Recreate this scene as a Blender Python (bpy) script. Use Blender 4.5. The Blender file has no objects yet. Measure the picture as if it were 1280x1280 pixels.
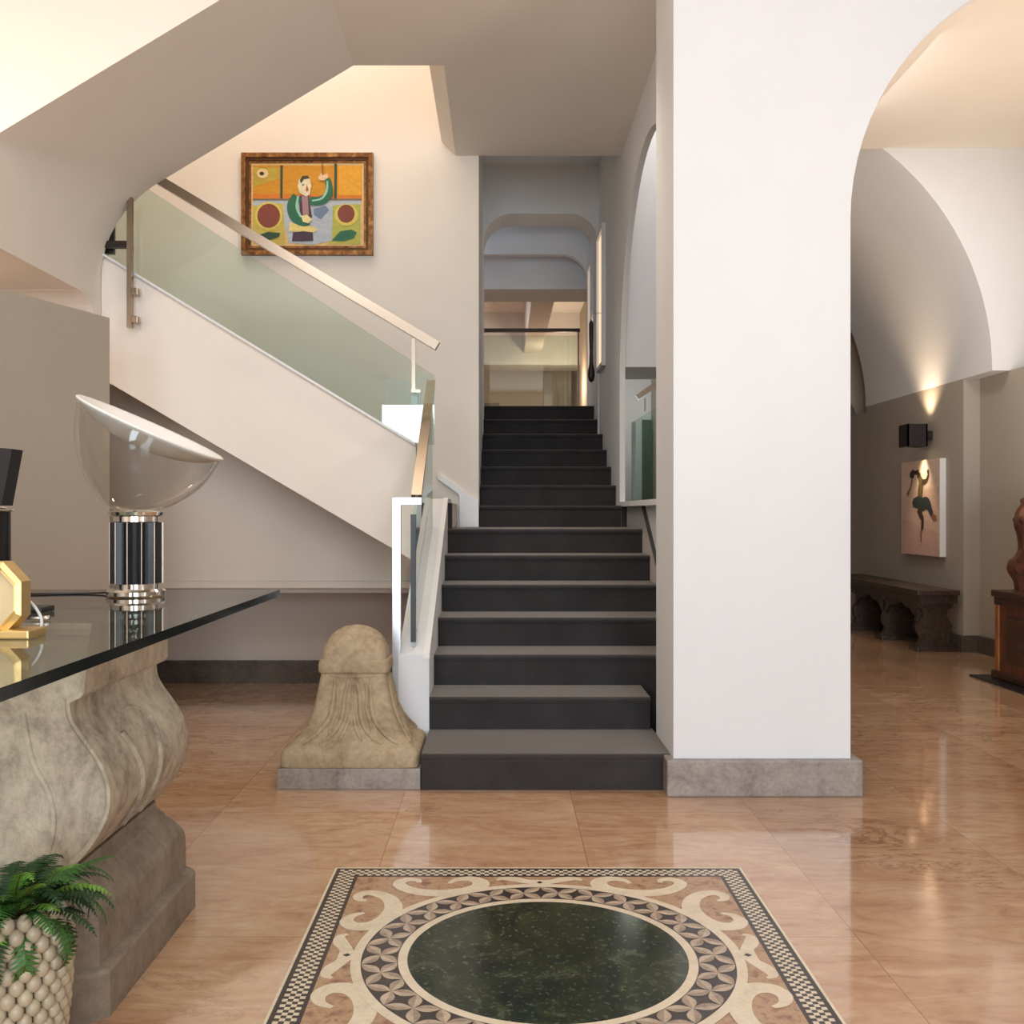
import bpy, bmesh, math, random
from math import sin, cos, pi, radians
from mathutils import Vector, Matrix
from mathutils.geometry import tessellate_polygon
random.seed(7)
C = bpy.context.scene.collection
K = 1280.0 / 1050.0
EYE = 1.05

def P(px, py, q):
    """a spot of the photograph at depth q (survey units) as a point in metres"""
    return Vector(((px - 626) / 1050 * q, q * K, EYE - (py - 640) / 1050 * q))

# ------------------------------------------------------------------ materials
def lin(c):
    return tuple(((v / 255) / 12.92 if v / 255 <= .04045 else ((v / 255 + .055) / 1.055) ** 2.4) for v in c) + (1,)

class NT:
    def __init__(s, name):
        s.m = bpy.data.materials.new(name); s.m.use_nodes = True
        s.t = s.m.node_tree; s.t.nodes.clear()
        s.out = s.n('ShaderNodeOutputMaterial')
    def n(s, typ, **kw):
        x = s.t.nodes.new(typ)
        for k, v in kw.items():
            if k in x.inputs: x.inputs[k].default_value = v
            else: setattr(x, k, v)
        return x
    def l(s, a, b): s.t.links.new(a, b)
    def coord(s, scale=(1, 1, 1), rot=(0, 0, 0)):
        tc = s.n('ShaderNodeTexCoord'); mp = s.n('ShaderNodeMapping')
        mp.inputs['Scale'].default_value = scale; mp.inputs['Rotation'].default_value = rot
        s.l(tc.outputs['Object'], mp.inputs['Vector']); return mp.outputs['Vector']
    def noise(s, vec, scale, detail=5, rough=.55, dist=0):
        x = s.n('ShaderNodeTexNoise'); x.inputs['Scale'].default_value = scale
        x.inputs['Detail'].default_value = detail; x.inputs['Roughness'].default_value = rough
        x.inputs['Distortion'].default_value = dist
        s.l(vec, x.inputs['Vector']); return x.outputs['Fac']
    def ramp(s, fac, stops):
        r = s.n('ShaderNodeValToRGB'); e = r.color_ramp.elements
        while len(e) < len(stops): e.new(.5)
        for k, (p, c) in enumerate(stops): e[k].position = p; e[k].color = c
        s.l(fac, r.inputs['Fac']); return r.outputs['Color']
    def mix(s, fac, a, b, mode='MIX'):
        x = s.n('ShaderNodeMix'); x.data_type = 'RGBA'; x.blend_type = mode
        for sock, v in ((x.inputs['Factor'], fac), (x.inputs['A'], a), (x.inputs['B'], b)):
            pass
        ins = [i for i in x.inputs if i.enabled]
        for sock, v in zip(ins, (fac, a, b)):
            if hasattr(v, 'is_linked'): s.l(v, sock)
            else: sock.default_value = v
        return [o for o in x.outputs if o.enabled][0]
    def bsdf(s, col, rough=.6, metal=0, bump=None, bstr=.2, bdist=.01, **kw):
        b = s.n('ShaderNodeBsdfPrincipled')
        for sock, v in (('Base Color', col), ('Roughness', rough), ('Metallic', metal)):
            if hasattr(v, 'is_linked'): s.l(v, b.inputs[sock])
            else: b.inputs[sock].default_value = v
        for k, v in kw.items(): b.inputs[k.replace('_', ' ')].default_value = v
        if bump is not None:
            bp = s.n('ShaderNodeBump'); bp.inputs['Strength'].default_value = bstr; bp.inputs['Distance'].default_value = bdist
            s.l(bump, bp.inputs['Height']); s.l(bp.outputs['Normal'], b.inputs['Normal'])
        s.l(b.outputs[0], s.out.inputs['Surface']); return b

def simple(name, rgb, rough=.6, metal=0, var=.06, scale=20, bstr=0, **kw):
    t = NT(name); v = t.coord(); n = t.noise(v, scale)
    c = lin(rgb); lo = tuple(x * (1 - var) for x in c[:3]) + (1,); hi = tuple(min(1, x * (1 + var)) for x in c[:3]) + (1,)
    t.bsdf(t.ramp(n, [(.3, lo), (.7, hi)]), rough, metal, n if bstr else None, bstr, .005, **kw)
    return t.m

M = {}
M['plaster'] = simple('white_plaster', (228, 230, 233), .85, var=.015, scale=3, bstr=.02)
M['warmplaster'] = simple('cream_plaster', (238, 230, 221), .85, var=.015, scale=3, bstr=.02)
M['taupe'] = simple('taupe_paint', (174, 163, 150), .8, var=.02, scale=3)
M['pale_grey'] = simple('pale_grey_paint', (206, 197, 188), .8, var=.015, scale=3)
M['grey_paint'] = simple('grey_paint', (172, 164, 153), .8, var=.02, scale=2)
M['chrome'] = simple('polished_chrome', (225, 220, 212), .12, 1, var=.02)
M['silver'] = simple('brushed_silver', (205, 205, 208), .32, 1, var=.02)
M['steel'] = simple('satin_steel', (165, 150, 134), .24, 1, var=.03, scale=60)
M['white_metal'] = simple('white_lacquer', (238, 238, 238), .3, var=.01)
M['black'] = simple('black_lacquer', (18, 19, 24), .35, var=.1)
M['black_gloss'] = simple('black_gloss', (10, 15, 24), .38, var=.1)
M['dark_rail'] = simple('dark_bronze', (70, 62, 58), .35, .8, var=.05)
M['gold'] = simple('brushed_gold', (222, 192, 132), .42, 1, var=.06, scale=40)
M['cream'] = simple('cream_card', (222, 196, 150), .5, var=.04, scale=8)
M['white_plastic'] = simple('white_plastic', (240, 238, 232), .4, var=.01)
M['soil'] = simple('potting_soil', (38, 28, 20), 1, var=.4, scale=60, bstr=.6)
M['sconce'] = simple('dark_brown_metal', (42, 34, 36), .5, .3, var=.05)
M['lens'] = None

def glass(name, tint, rough=0.0, base=.04):
    t = NT(name)
    lw = t.n('ShaderNodeLayerWeight'); lw.inputs['Blend'].default_value = .5
    p = t.n('ShaderNodeMath', operation='POWER'); p.inputs[1].default_value = 5.0
    t.l(lw.outputs['Facing'], p.inputs[0])
    m = t.n('ShaderNodeMath', operation='MULTIPLY_ADD'); m.inputs[1].default_value = 1 - base; m.inputs[2].default_value = base
    t.l(p.outputs[0], m.inputs[0])
    v = t.coord(); n = t.noise(v, 3)
    tc = t.ramp(n, [(0, tuple(x * .985 for x in tint) + (1,)), (1, tuple(tint) + (1,))])
    tr = t.n('ShaderNodeBsdfTransparent'); t.l(tc, tr.inputs['Color'])
    gl = t.n('ShaderNodeBsdfGlossy'); gl.inputs['Roughness'].default_value = rough
    mx = t.n('ShaderNodeMixShader'); t.l(m.outputs[0], mx.inputs[0]); t.l(tr.outputs[0], mx.inputs[1]); t.l(gl.outputs[0], mx.inputs[2])
    t.l(mx.outputs[0], t.out.inputs['Surface']); return t.m
M['glass'] = glass('clear_green_glass', (.86, .93, .90), 0, .06)
M['table_glass'] = glass('table_glass', (.80, .86, .83), 0, .05)
M['bowl_glass'] = glass('bowl_glass', (.93, .92, .90), .03, .05)
M['glass_edge'] = simple('dark_glass_edge', (14, 22, 20), .15, var=.1)
M['green_edge'] = simple('green_glass_edge', (150, 178, 166), .2, var=.05)

def emit(name, rgb, s):
    t = NT(name); e = t.n('ShaderNodeEmission'); e.inputs['Color'].default_value = lin(rgb); e.inputs['Strength'].default_value = s
    t.l(e.outputs[0], t.out.inputs['Surface']); return t.m
M['lens'] = emit('lamp_lens', (255, 225, 170), 8)
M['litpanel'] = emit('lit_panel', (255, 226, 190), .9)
M['daylight'] = emit('window_daylight', (240, 246, 255), 2.2)

def m_floor():
    t = NT('rose_marble_slabs'); v = t.coord()
    br = t.n('ShaderNodeTexBrick'); br.offset = .37; br.inputs['Scale'].default_value = 1
    br.inputs['Brick Width'].default_value = 1.05; br.inputs['Row Height'].default_value = .62
    br.inputs['Mortar Size'].default_value = .0016; br.inputs['Mortar Smooth'].default_value = .3
    br.inputs['Color1'].default_value = (.0, .0, .0, 1); br.inputs['Color2'].default_value = (1, 1, 1, 1); br.inputs['Mortar'].default_value = (.5, .5, .5, 1)
    mp = t.n('ShaderNodeMapping'); mp.inputs['Location'].default_value = (.28, .12, 0); mp.inputs['Rotation'].default_value = (0, 0, pi / 2)
    t.l(v, mp.inputs['Vector']); t.l(mp.outputs[0], br.inputs['Vector'])
    # every slab has its own piece of stone
    off = t.n('ShaderNodeVectorMath', operation='MULTIPLY_ADD'); off.inputs[1].default_value = (7, 11, 5)
    t.l(br.outputs['Color'], off.inputs[0]); t.l(v, off.inputs[2])
    st = t.n('ShaderNodeMapping'); st.inputs['Scale'].default_value = (1.0, 2.6, 1); st.inputs['Rotation'].default_value = (0, 0, .35)
    t.l(off.outputs[0], st.inputs['Vector'])
    n1 = t.noise(st.outputs[0], 1.3, 8, .6, 1.6); n2 = t.noise(st.outputs[0], 4.2, 8, .62, 2.2); n3 = t.noise(v, 26, 4, .6)
    base = t.ramp(n1, [(.32, lin((166, 112, 86))), (.44, lin((196, 154, 120))), (.54, lin((209, 173, 139))), (.66, lin((222, 194, 166)))])
    c2 = t.ramp(n2, [(.32, lin((146, 92, 70))), (.43, lin((194, 150, 116))), (.55, lin((213, 176, 142))), (.7, lin((228, 204, 176)))])
    c = t.mix(.5, base, c2)
    c = t.mix(.25, c, t.ramp(n3, [(.3, lin((186, 142, 108))), (.7, lin((220, 184, 150)))]))
    # rust brown veins
    nv = t.noise(st.outputs[0], 1.7, 10, .68, 1.2)
    ab = t.n('ShaderNodeMath', operation='SUBTRACT'); ab.inputs[1].default_value = .5; t.l(nv, ab.inputs[0])
    ab2 = t.n('ShaderNodeMath', operation='ABSOLUTE'); t.l(ab.outputs[0], ab2.inputs[0])
    vm = t.ramp(ab2.outputs[0], [(0, (.8, .8, .8, 1)), (.008, (.3, .3, .3, 1)), (.03, (0, 0, 0, 1))])
    nm = t.ramp(t.noise(v, .9, 3), [(.48, (0, 0, 0, 1)), (.62, (1, 1, 1, 1))])
    vm = t.mix(1.0, vm, nm, 'MULTIPLY')
    c = t.mix(vm, c, lin((120, 66, 44)))
    tone = t.ramp(br.outputs['Color'], [(0, (.84, .80, .77, 1)), (1, (1.0, 1.0, 1.0, 1))])
    c = t.mix(1.0, c, tone, 'MULTIPLY')
    jm = t.n('ShaderNodeMath', operation='MULTIPLY'); jm.inputs[1].default_value = .6; t.l(br.outputs['Fac'], jm.inputs[0])
    c = t.mix(jm.outputs[0], c, lin((132, 92, 68)))
    t.bsdf(c, t.ramp(n2, [(.2, (.07, .07, .07, 1)), (.8, (.16, .16, .16, 1))]), Specular_IOR_Level=.5, Coat_Weight=.6, Coat_Roughness=.06)
    return t.m
M['floor'] = m_floor()

def stone(name, cols, sc=6, rough=.8, bstr=.35, bd=.01, stretch=(1, 1, 1), pits=True):
    t = NT(name); v = t.coord(stretch)
    n = t.noise(v, sc, 9, .65, .6); n2 = t.noise(v, sc * 7, 6, .7)
    k = len(cols)
    c = t.ramp(n, [(.33 + .34 * i / (k - 1), lin(x)) for i, x in enumerate(cols)])
    c = t.mix(.35, c, t.ramp(n2, [(.35, lin(cols[0])), (.6, lin(cols[-1]))]))
    h = t.mix(.5, n, n2)
    t.bsdf(c, rough, 0, h, bstr, bd); return t.m
M['travertine'] = stone('weathered_travertine', [(118, 104, 90), (170, 156, 138), (198, 185, 166), (212, 200, 181)], 5, .75, .7, .015, (1, 1, .8))
M['plinth_stone'] = stone('worn_grey_limestone', [(92, 80, 70), (130, 116, 102), (152, 138, 122)], 4, .7, .4, .01)
M['sandstone'] = stone('yellow_sandstone', [(122, 102, 78), (166, 146, 118), (190, 170, 140), (176, 160, 136)], 7, .9, .6, .01)
M['grey_marble'] = stone('grey_marble', [(112, 104, 98), (150, 142, 136), (168, 160, 153)], 9, .45, .06, .004)
M['dark_marble'] = stone('dark_marble', [(52, 46, 42), (84, 76, 70), (104, 95, 88)], 6, .4, .05, .004)
M['carpet'] = None
def m_carpet():
    t = NT('charcoal_carpet'); v = t.coord(); n = t.noise(v, 420, 3, .7); n2 = t.noise(v, 7, 6)
    c = t.ramp(n, [(.3, lin((47, 45, 45))), (.7, lin((72, 68, 67)))])
    c = t.mix(.4, c, t.ramp(n2, [(.3, lin((44, 43, 45))), (.7, lin((70, 68, 70)))]))
    t.bsdf(c, 1, 0, n, .4, .004, Sheen_Weight=.62, Sheen_Roughness=.35, Sheen_Tint=(1, .86, .75, 1), Specular_IOR_Level=.1); return t.m
M['carpet'] = m_carpet()

def wood(name, cols, axis=(1, 12, 12), sc=3, rough=.42):
    t = NT(name); v = t.coord(axis); n = t.noise(v, sc, 8, .6, 1.0)
    c = t.ramp(n, [(.28, lin(cols[0])), (.5, lin(cols[1])), (.72, lin(cols[2]))])
    t.bsdf(c, rough, 0, n, .08, .004); return t.m
M['dark_oak'] = wood('dark_oak', [(38, 28, 22), (62, 48, 38), (84, 68, 54)], (12, 1, 12))
M['walnut'] = wood('old_walnut', [(46, 22, 10), (88, 46, 20), (118, 66, 30)], (6, 6, 1.2), 3, .35)
M['walnut_dark'] = wood('dark_walnut', [(36, 20, 12), (62, 36, 20), (84, 52, 30)], (6, 1, 6), 3, .4)
M['honey'] = wood('honey_walnut', [(96, 50, 16), (150, 88, 32), (176, 112, 48)], (6, 6, 1.2), 4, .35)
def m_gilt():
    t = NT('gilt_frame'); v = t.coord(); n = t.noise(v, 22, 6, .7)
    c = t.ramp(n, [(.3, lin((66, 38, 18))), (.5, lin((140, 92, 46))), (.7, lin((196, 150, 88)))])
    t.bsdf(c, .4, .45, n, .3, .004); return t.m
M['gilt'] = m_gilt()
M['leaf'] = simple('fern_green', (52, 96, 34), .55, var=.35, scale=14)
M['leaf_light'] = simple('young_fern_green', (104, 150, 52), .55, var=.25, scale=14)
M['leaf_dark'] = simple('deep_fern_green', (30, 62, 26), .6, var=.3, scale=14)
M['stalk'] = simple('fern_stalk', (92, 70, 38), .7, var=.2)
M['pot_bump'] = simple('glazed_ivory', (176, 162, 138), .35, var=.12, scale=30)
M['pot_gap'] = simple('dark_glaze', (58, 44, 34), .5, var=.2)
M['leather'] = simple('black_leather', (22, 18, 20), .4, var=.1)

def paint(name, rgb, var=.16, scale=18):
    t = NT(name); v = t.coord((1, 1, 2)); n = t.noise(v, scale, 6, .7, 1.5)
    c = lin(rgb)
    col = t.ramp(n, [(.3, tuple(x * (1 - var) for x in c[:3]) + (1,)), (.7, tuple(min(1, x * (1 + var)) for x in c[:3]) + (1,))])
    t.bsdf(col, .6, 0, n, .25, .002); return t.m

# ------------------------------------------------------------------ mesh helpers
def build(name, bm, mats, parent=None, smooth=False, origin=None, auto=None):
    me = bpy.data.meshes.new(name)
    bmesh.ops.recalc_face_normals(bm, faces=bm.faces[:])
    if smooth:
        for f in bm.faces: f.smooth = True
    bm.to_mesh(me); bm.free()
    for m in (mats if isinstance(mats, (list, tuple)) else [mats]): me.materials.append(M[m] if isinstance(m, str) else m)
    o = bpy.data.objects.new(name, me); C.objects.link(o)
    if parent is not None:
        base = Vector((0, 0, 0)); q = parent
        while q is not None: base += q.location; q = q.parent
        me.transform(Matrix.Translation(-base)); o.parent = parent
    else:
        vs = [v.co for v in me.vertices]
        b = Vector((sum(v.x for v in vs) / len(vs), sum(v.y for v in vs) / len(vs), min(v.z for v in vs)))
        me.transform(Matrix.Translation(-b)); o.location = b
    if auto:
        try: me.set_sharp_from_angle(angle=radians(auto))
        except Exception: pass
    return o

def subpart(name, bm, mats, parent, **kw): return build(name, bm, mats, parent, **kw)

def thing(name, label, cat, loc, group=None):
    o = bpy.data.objects.new(name, None); o.empty_display_size = .1; C.objects.link(o)
    o.location = loc; o['label'] = label; o['category'] = cat
    if group: o['group'] = group
    return o
def tag(o, label, cat, group=None):
    o['label'] = label; o['category'] = cat
    if group: o['group'] = group
    return o
def struct(name, bm, mats, **kw):
    o = build(name, bm, mats, **kw); o['kind'] = 'structure'; return o

def fill(bm, vs, pts2, mat=0):
    """triangulated cap of a (possibly concave) outline"""
    out = []
    for t in tessellate_polygon([[Vector((p[0], p[1], 0)) for p in pts2]]):
        if len(set(t)) < 3: continue
        try: f = bm.faces.new([vs[i] for i in t])
        except ValueError: continue
        f.material_index = mat; out.append(f)
    return out

def prism(bm, poly, axis, a0, a1, mat=0):
    q = []
    for p in poly:
        if not q or math.hypot(p[0] - q[-1][0], p[1] - q[-1][1]) > 1e-5: q.append(p)
    if math.hypot(q[0][0] - q[-1][0], q[0][1] - q[-1][1]) < 1e-5: q.pop()
    poly = q
    def mk(p, a):
        if axis == 'Y': return (p[0], a, p[1])
        if axis == 'X': return (a, p[0], p[1])
        return (p[0], p[1], a)
    v0 = [bm.verts.new(mk(p, a0)) for p in poly]; v1 = [bm.verts.new(mk(p, a1)) for p in poly]
    n = len(poly)
    fill(bm, v0, poly, mat); fill(bm, v1, poly, mat)
    for i in range(n):
        f = bm.faces.new((v0[i], v0[(i + 1) % n], v1[(i + 1) % n], v1[i])); f.material_index = mat

def box(bm, x0, x1, y0, y1, z0, z1, mat=0, bev=0):
    vs = [bm.verts.new((x, y, z)) for x in (x0, x1) for y in (y0, y1) for z in (z0, z1)]
    fs = []
    for q in ((0, 1, 3, 2), (4, 6, 7, 5), (0, 4, 5, 1), (2, 3, 7, 6), (0, 2, 6, 4), (1, 5, 7, 3)):
        f = bm.faces.new([vs[i] for i in q]); f.material_index = mat; fs.append(f)
    if bev:
        es = list({e for f in fs for e in f.edges})
        r = bmesh.ops.bevel(bm, geom=es, offset=bev, segments=2, affect='EDGES', profile=.6)
        for f in r['faces']: f.material_index = mat
    return vs

def tube(bm, pts, rad, seg=8, mat=0, cap=True, flat=None):
    pts = [Vector(p) for p in pts]; n = len(pts)
    rads = rad if isinstance(rad, (list, tuple)) else [rad] * n
    rings = []; up = Vector((0, 0, 1)); a = None
    for i, p in enumerate(pts):
        d = (pts[min(i + 1, n - 1)] - pts[max(i - 1, 0)]).normalized()
        if a is None:
            a = d.cross(up)
            if a.length < .05: a = d.cross(Vector((1, 0, 0)))
        else:
            a = a - d * a.dot(d)                 # carried along, so that the tube never twists
        a.normalize(); b = d.cross(a).normalized()
        rings.append([bm.verts.new(p + a * cos(2 * pi * k / seg) * rads[i] + b * sin(2 * pi * k / seg) * rads[i] * (flat or 1)) for k in range(seg)])
    for i in range(n - 1):
        for k in range(seg):
            f = bm.faces.new((rings[i][k], rings[i][(k + 1) % seg], rings[i + 1][(k + 1) % seg], rings[i + 1][k])); f.material_index = mat
    if cap:
        for r in (rings[0], rings[-1]):
            f = bm.faces.new(r); f.material_index = mat

def lathe(bm, prof, c, seg=40, mat=0, cap=True):
    """prof: list of (r, z)"""
    rings = []
    for r, z in prof:
        rings.append([bm.verts.new((c[0] + r * cos(2 * pi * k / seg), c[1] + r * sin(2 * pi * k / seg), c[2] + z)) for k in range(seg)])
    for a, b in zip(rings, rings[1:]):
        for k in range(seg):
            f = bm.faces.new((a[k], a[(k + 1) % seg], b[(k + 1) % seg], b[k])); f.material_index = mat
    if cap:
        for r in (rings[0], rings[-1]):
            f = bm.faces.new(r); f.material_index = mat

def obox(bm, a, b, w, h, mat=0, up=Vector((0, 0, 1))):
    """bar from a to b, w wide sideways, h tall"""
    a = Vector(a); b = Vector(b); d = (b - a).normalized()
    s = d.cross(up).normalized() * w / 2; u = s.cross(d).normalized() * h / 2
    vs = [bm.verts.new(p + i * s + j * u) for p in (a, b) for i, j in ((-1, -1), (1, -1), (1, 1), (-1, 1))]
    for q in ((0, 1, 2, 3), (7, 6, 5, 4), (0, 4, 5, 1), (1, 5, 6, 2), (2, 6, 7, 3), (3, 7, 4, 0)):
        f = bm.faces.new([vs[i] for i in q]); f.material_index = mat

def arcpts(cx, cz, rx, rz, a0, a1, n):
    return [(cx + rx * cos(radians(a0 + (a1 - a0) * i / n)), cz + rz * sin(radians(a0 + (a1 - a0) * i / n))) for i in range(n + 1)]

def cr(pts, per=6):
    """smooth Catmull-Rom through tuples of any length"""
    out = []; n = len(pts)
    for i in range(n - 1):
        p0, p1, p2, p3 = pts[max(i - 1, 0)], pts[i], pts[i + 1], pts[min(i + 2, n - 1)]
        for k in range(per):
            t = k / per
            out.append(tuple(.5 * (2 * b + (c - a) * t + (2 * a - 5 * b + 4 * c - d) * t * t + (3 * b - a - 3 * c + d) * t ** 3) for a, b, c, d in zip(p0, p1, p2, p3)))
    out.append(tuple(pts[-1])); return out

# ------------------------------------------------------------------ measures of the place
R = 1.05 / 7.7                                  # riser
YR = [3.858] + [4.295 + .297 * i for i in range(6)] + [6.494 + .297 * i for i in range(7)]
YP = 6.494                                      # wall with the framed picture
YA, YF = 5.18, 4.07                             # rear and front of the flight overhead
ZC = 3.309                                      # landing soffit
YW0, YW1 = 3.807, 4.23                          # front arch wall
XS = .765                                       # wall right of the stairs

# ------------------------------------------------------------------ the setting
bm = bmesh.new(); box(bm, -4, 6, -5.2, 16, -.12, 0); struct('floor', bm, 'floor')

# front wall: pillar and big round arch
bm = bmesh.new()
poly = [(.642, 0), (1.30, 0), (1.30, 2.14)] + arcpts(2.267, 2.14, .967, .967, 180, 0, 40)[1:] + [(3.234, 0), (4.6, 0), (4.6, 3.9), (.642, 3.9)]
prism(bm, poly, 'Y', YW0, YW0 + .07); box(bm, .642, 1.30, YW0 + .07, YW1, 0, 3.9); struct('wall_front', bm, 'plaster')
bm = bmesh.new(); box(bm, .613, 1.335, YW0 - .036, YW1 + .02, 0, .134, bev=.006)
struct('baseboard_front', bm, 'grey_marble')

# overhead flight + landing, one mass
def flight_profile(r):
    """outline of the flight: the turn from soffit to upright has radius r"""
    cx_, cz_ = -2.03, 2.534; l = math.hypot(1, .61)
    p0 = (cx_ + r / l, cz_ + r * .61 / l); p2 = (cx_, cz_ - r)
    arc = [((1 - t) ** 2 * p0[0] + 2 * t * (1 - t) * cx_ + t * t * p2[0], (1 - t) ** 2 * p0[1] + 2 * t * (1 - t) * cz_ + t * t * p2[1]) for t in [i / 14 for i in range(15)]]
    return [(-.745, ZC)] + arc + [(-2.03, 2.12), (-3.6, 2.12), (-3.6, 3.9), (.70, 3.9), (.70, ZC)]
bm = bmesh.new(); NY = 8; rows = []
for i in range(NY + 1):
    t = i / NY; yy = YF + (YA - YF) * t
    rows.append([bm.verts.new((p[0], yy, p[1])) for p in flight_profile(.03 + .33 * t)])
for ra_, rb_ in zip(rows, rows[1:]):
    for k in range(len(ra_)): bm.faces.new((ra_[k], ra_[(k + 1) % len(ra_)], rb_[(k + 1) % len(ra_)], rb_[k]))
fill(bm, rows[0], flight_profile(.03)); fill(bm, rows[-1], flight_profile(.36))
o = struct('ceiling_flight', bm, 'warmplaster', smooth=True, auto=28)
# landing soffit, rear piece over the stairs with a chamfered side, plus the part right of the front wall
bm = bmesh.new()
prism(bm, [(-.287, ZC), (XS + .02, ZC), (XS + .02, 3.9), (-.376, 3.9), (-.376, 3.40)], 'Y', YA, YP)
struct('ceiling_landing', bm, 'warmplaster')
bm = bmesh.new(); box(bm, .70, XS + .02, YW1, YA, ZC, 3.9)
struct('ceiling_stair', bm, 'warmplaster')
# pier that carries the flight, with a rounded haunch
bm = bmesh.new()
prism(bm, [(5.182, 0), (5.30, 0), (5.30, 2.7), (5.182, 2.7), (5.182, 2.13), (4.93, 2.13)] + [(p[0], p[1]) for p in arcpts(4.93, 1.869, .252, .25, 90, 0, 8)], 'X', -3.6, -2.031)
struct('wall_pier', bm, 'warmplaster')

# wall with the framed picture
bm = bmesh.new()
prism(bm, [(-3.6, 0), (-.14, 0), (-.14, 3.75), (XS, 3.75), (XS, 4.7), (-3.6, 4.7)], 'Y', YP, YP + .14)
struct('wall_picture', bm, 'warmplaster')
bm = bmesh.new(); box(bm, -3.6, -3.5, YF, YP + .1, 0, 4.7); struct('wall_left_rear', bm, 'plaster')
bm = bmesh.new(); box(bm, -3.6, 1.5, YF, YP + .1, 4.6, 4.7); struct('ceiling_upper', bm, 'plaster')
bm = bmesh.new(); box(bm, -3.6, 1.5, YF - .1, YF, 3.9, 4.7); struct('wall_upper', bm, 'plaster')

# stair side wall right: round arch, sill
bm = bmesh.new()
rr = 1.175; cy = 5.415
poly = arcpts(cy, 1.85, rr, rr, 180, 0, 36) + [(cy + rr, 0), (8.7, 0), (8.7, 4.3), (YW1, 4.3), (YW1, 1.85)]
prism(bm, poly, 'X', XS, XS + .035); struct('wall_stair_right', bm, 'plaster')
bm = bmesh.new(); box(bm, .822, .96, YW1, cy + rr, 0, 1.085)
box(bm, XS, .97, YW1, cy + rr, 1.085, 1.115)
struct('wall_stair_sill', bm, 'plaster')
bm = bmesh.new()
prism(bm, [(4.30, 0), (6.585, 0), (6.585, 1.085), (5.83, 1.085), (5.41, .84), (4.30, .22)], 'X', .80, .8215)
box(bm, XS, .80, 6.497, 6.588, 0, 1.084)
struct('baseboard_stair_right', bm, 'carpet')
# void behind the arch: facing wall on a beam, ceiling, side wall
bm = bmesh.new(); prism(bm, [(XS + .035, 1.985), (1.28, 1.985), (1.28, 4.3), (XS + .035, 4.3)], 'Y', 6.60, 7.22); struct('wall_void_beam', bm, 'plaster')
bm = bmesh.new(); box(bm, XS + .035, 1.28, 8.9, 9.0, 0, 4.3); struct('wall_void_rear', bm, 'plaster')
bm = bmesh.new(); box(bm, 1.28, 1.36, YW1, 10.2, 0, 4.3); struct('wall_divider', bm, 'grey_paint')
bm = bmesh.new(); box(bm, XS + .036, 1.28, YW1, 8.9, 3.9, 4.0); struct('ceiling_void', bm, 'plaster')

# under the left flight: infill wall with a ledge, low wall behind, baseboard
bm = bmesh.new()
prism(bm, [(-3.5, .655), (-.431, .655), (-.431, .80), (-2.0, 1.755), (-3.5, 1.755)], 'Y', 5.66, 5.76)
box(bm, -3.5, -.431, 5.62, 5.76, .632, .668)
struct('wall_infill', bm, 'pale_grey')
bm = bmesh.new(); box(bm, -3.5, -.431, 6.31, 6.44, 0, .655); box(bm, -3.5, -.431, 5.70, 6.44, .60, .655); struct('wall_low', bm, 'pale_grey')
bm = bmesh.new(); box(bm, -3.5, -.431, 6.28, 6.31, 0, .137); struct('baseboard_low', bm, 'dark_marble')

# taupe partition behind the desk
a = P(137, 397, 3.6); b = P(0, 360, 3.12)
d = Vector((b.x - a.x, b.y - a.y, 0)).normalized(); nrm = Vector((-d.y, d.x, 0))
if nrm.x > 0: nrm = -nrm
bm = bmesh.new(); e = a + d * 3.4
prism(bm, [(a.x, a.y), (e.x, e.y), (e.x + nrm.x * .12, e.y + nrm.y * .12), (a.x + nrm.x * .12, a.y + nrm.y * .12)], 'Z', 0, 1.882)
struct('wall_partition', bm, 'taupe')

# corridor at the head of the stairs
bm = bmesh.new(); box(bm, -.26, -.14, YP + .14, 8.55, 0, 4.3); struct('wall_corridor_left', bm, 'plaster')
bm = bmesh.new(); box(bm, -.26, XS + .1, YP + .14, 8.6, 3.75, 3.85); struct('ceiling_corridor', bm, 'plaster')
def rounded_opening(x0, x1, top, r, xa, xb, zt):
    return [(xa, 1.0), (x0, 1.0), (x0, top - r)] + arcpts(x0 + r, top - r, r, r, 180, 90, 8)[1:] + arcpts(x1 - r, top - r, r, r, 90, 0, 8) + [(x1, 1.0), (xb, 1.0), (xb, zt), (xa, zt)]
bm = bmesh.new(); prism(bm, rounded_opening(-.135, XS - .011, 3.367, .22, -.14, XS, 3.75), 'Y', 7.95, 8.30); struct('wall_corridor_arch', bm, 'plaster')
bm = bmesh.new(); prism(bm, rounded_opening(-1.2, .74, 3.245, .22, -3, 2.4, 3.9), 'Y', 8.72, 8.80); struct('wall_corridor_second', bm, 'plaster')
# hall upstairs
bm = bmesh.new(); box(bm, -3, .79, 8.306, 15, 1.80, 1.907); struct('floor_upper', bm, 'floor')
bm = bmesh.new(); box(bm, -3, 2.4, 14.8, 14.95, 1.9, 4); struct('wall_hall_rear', bm, 'warmplaster')
bm = bmesh.new(); box(bm, -3.1, -3, 8.8, 15, 1.9, 4); struct('wall_hall_left', bm, 'plaster')
bm = bmesh.new(); box(bm, 1.02, 1.12, 8.8, 15, 1.9, 4); struct('wall_hall_right', bm, 'grey_paint')
bm = bmesh.new(); box(bm, -3, 2.4, 8.8, 15, 3.62, 3.7); struct('ceiling_hall', bm, 'plaster')
bm = bmesh.new(); box(bm, -3, 1.02, 9.05, 9.6, 3.02, 3.62); box(bm, .30, .52, 9.6, 13.2, 3.10, 3.62); box(bm, -3, 1.02, 13.2, 13.8, 2.95, 3.62)
struct('trim_hall_beams', bm, 'plaster')
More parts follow.
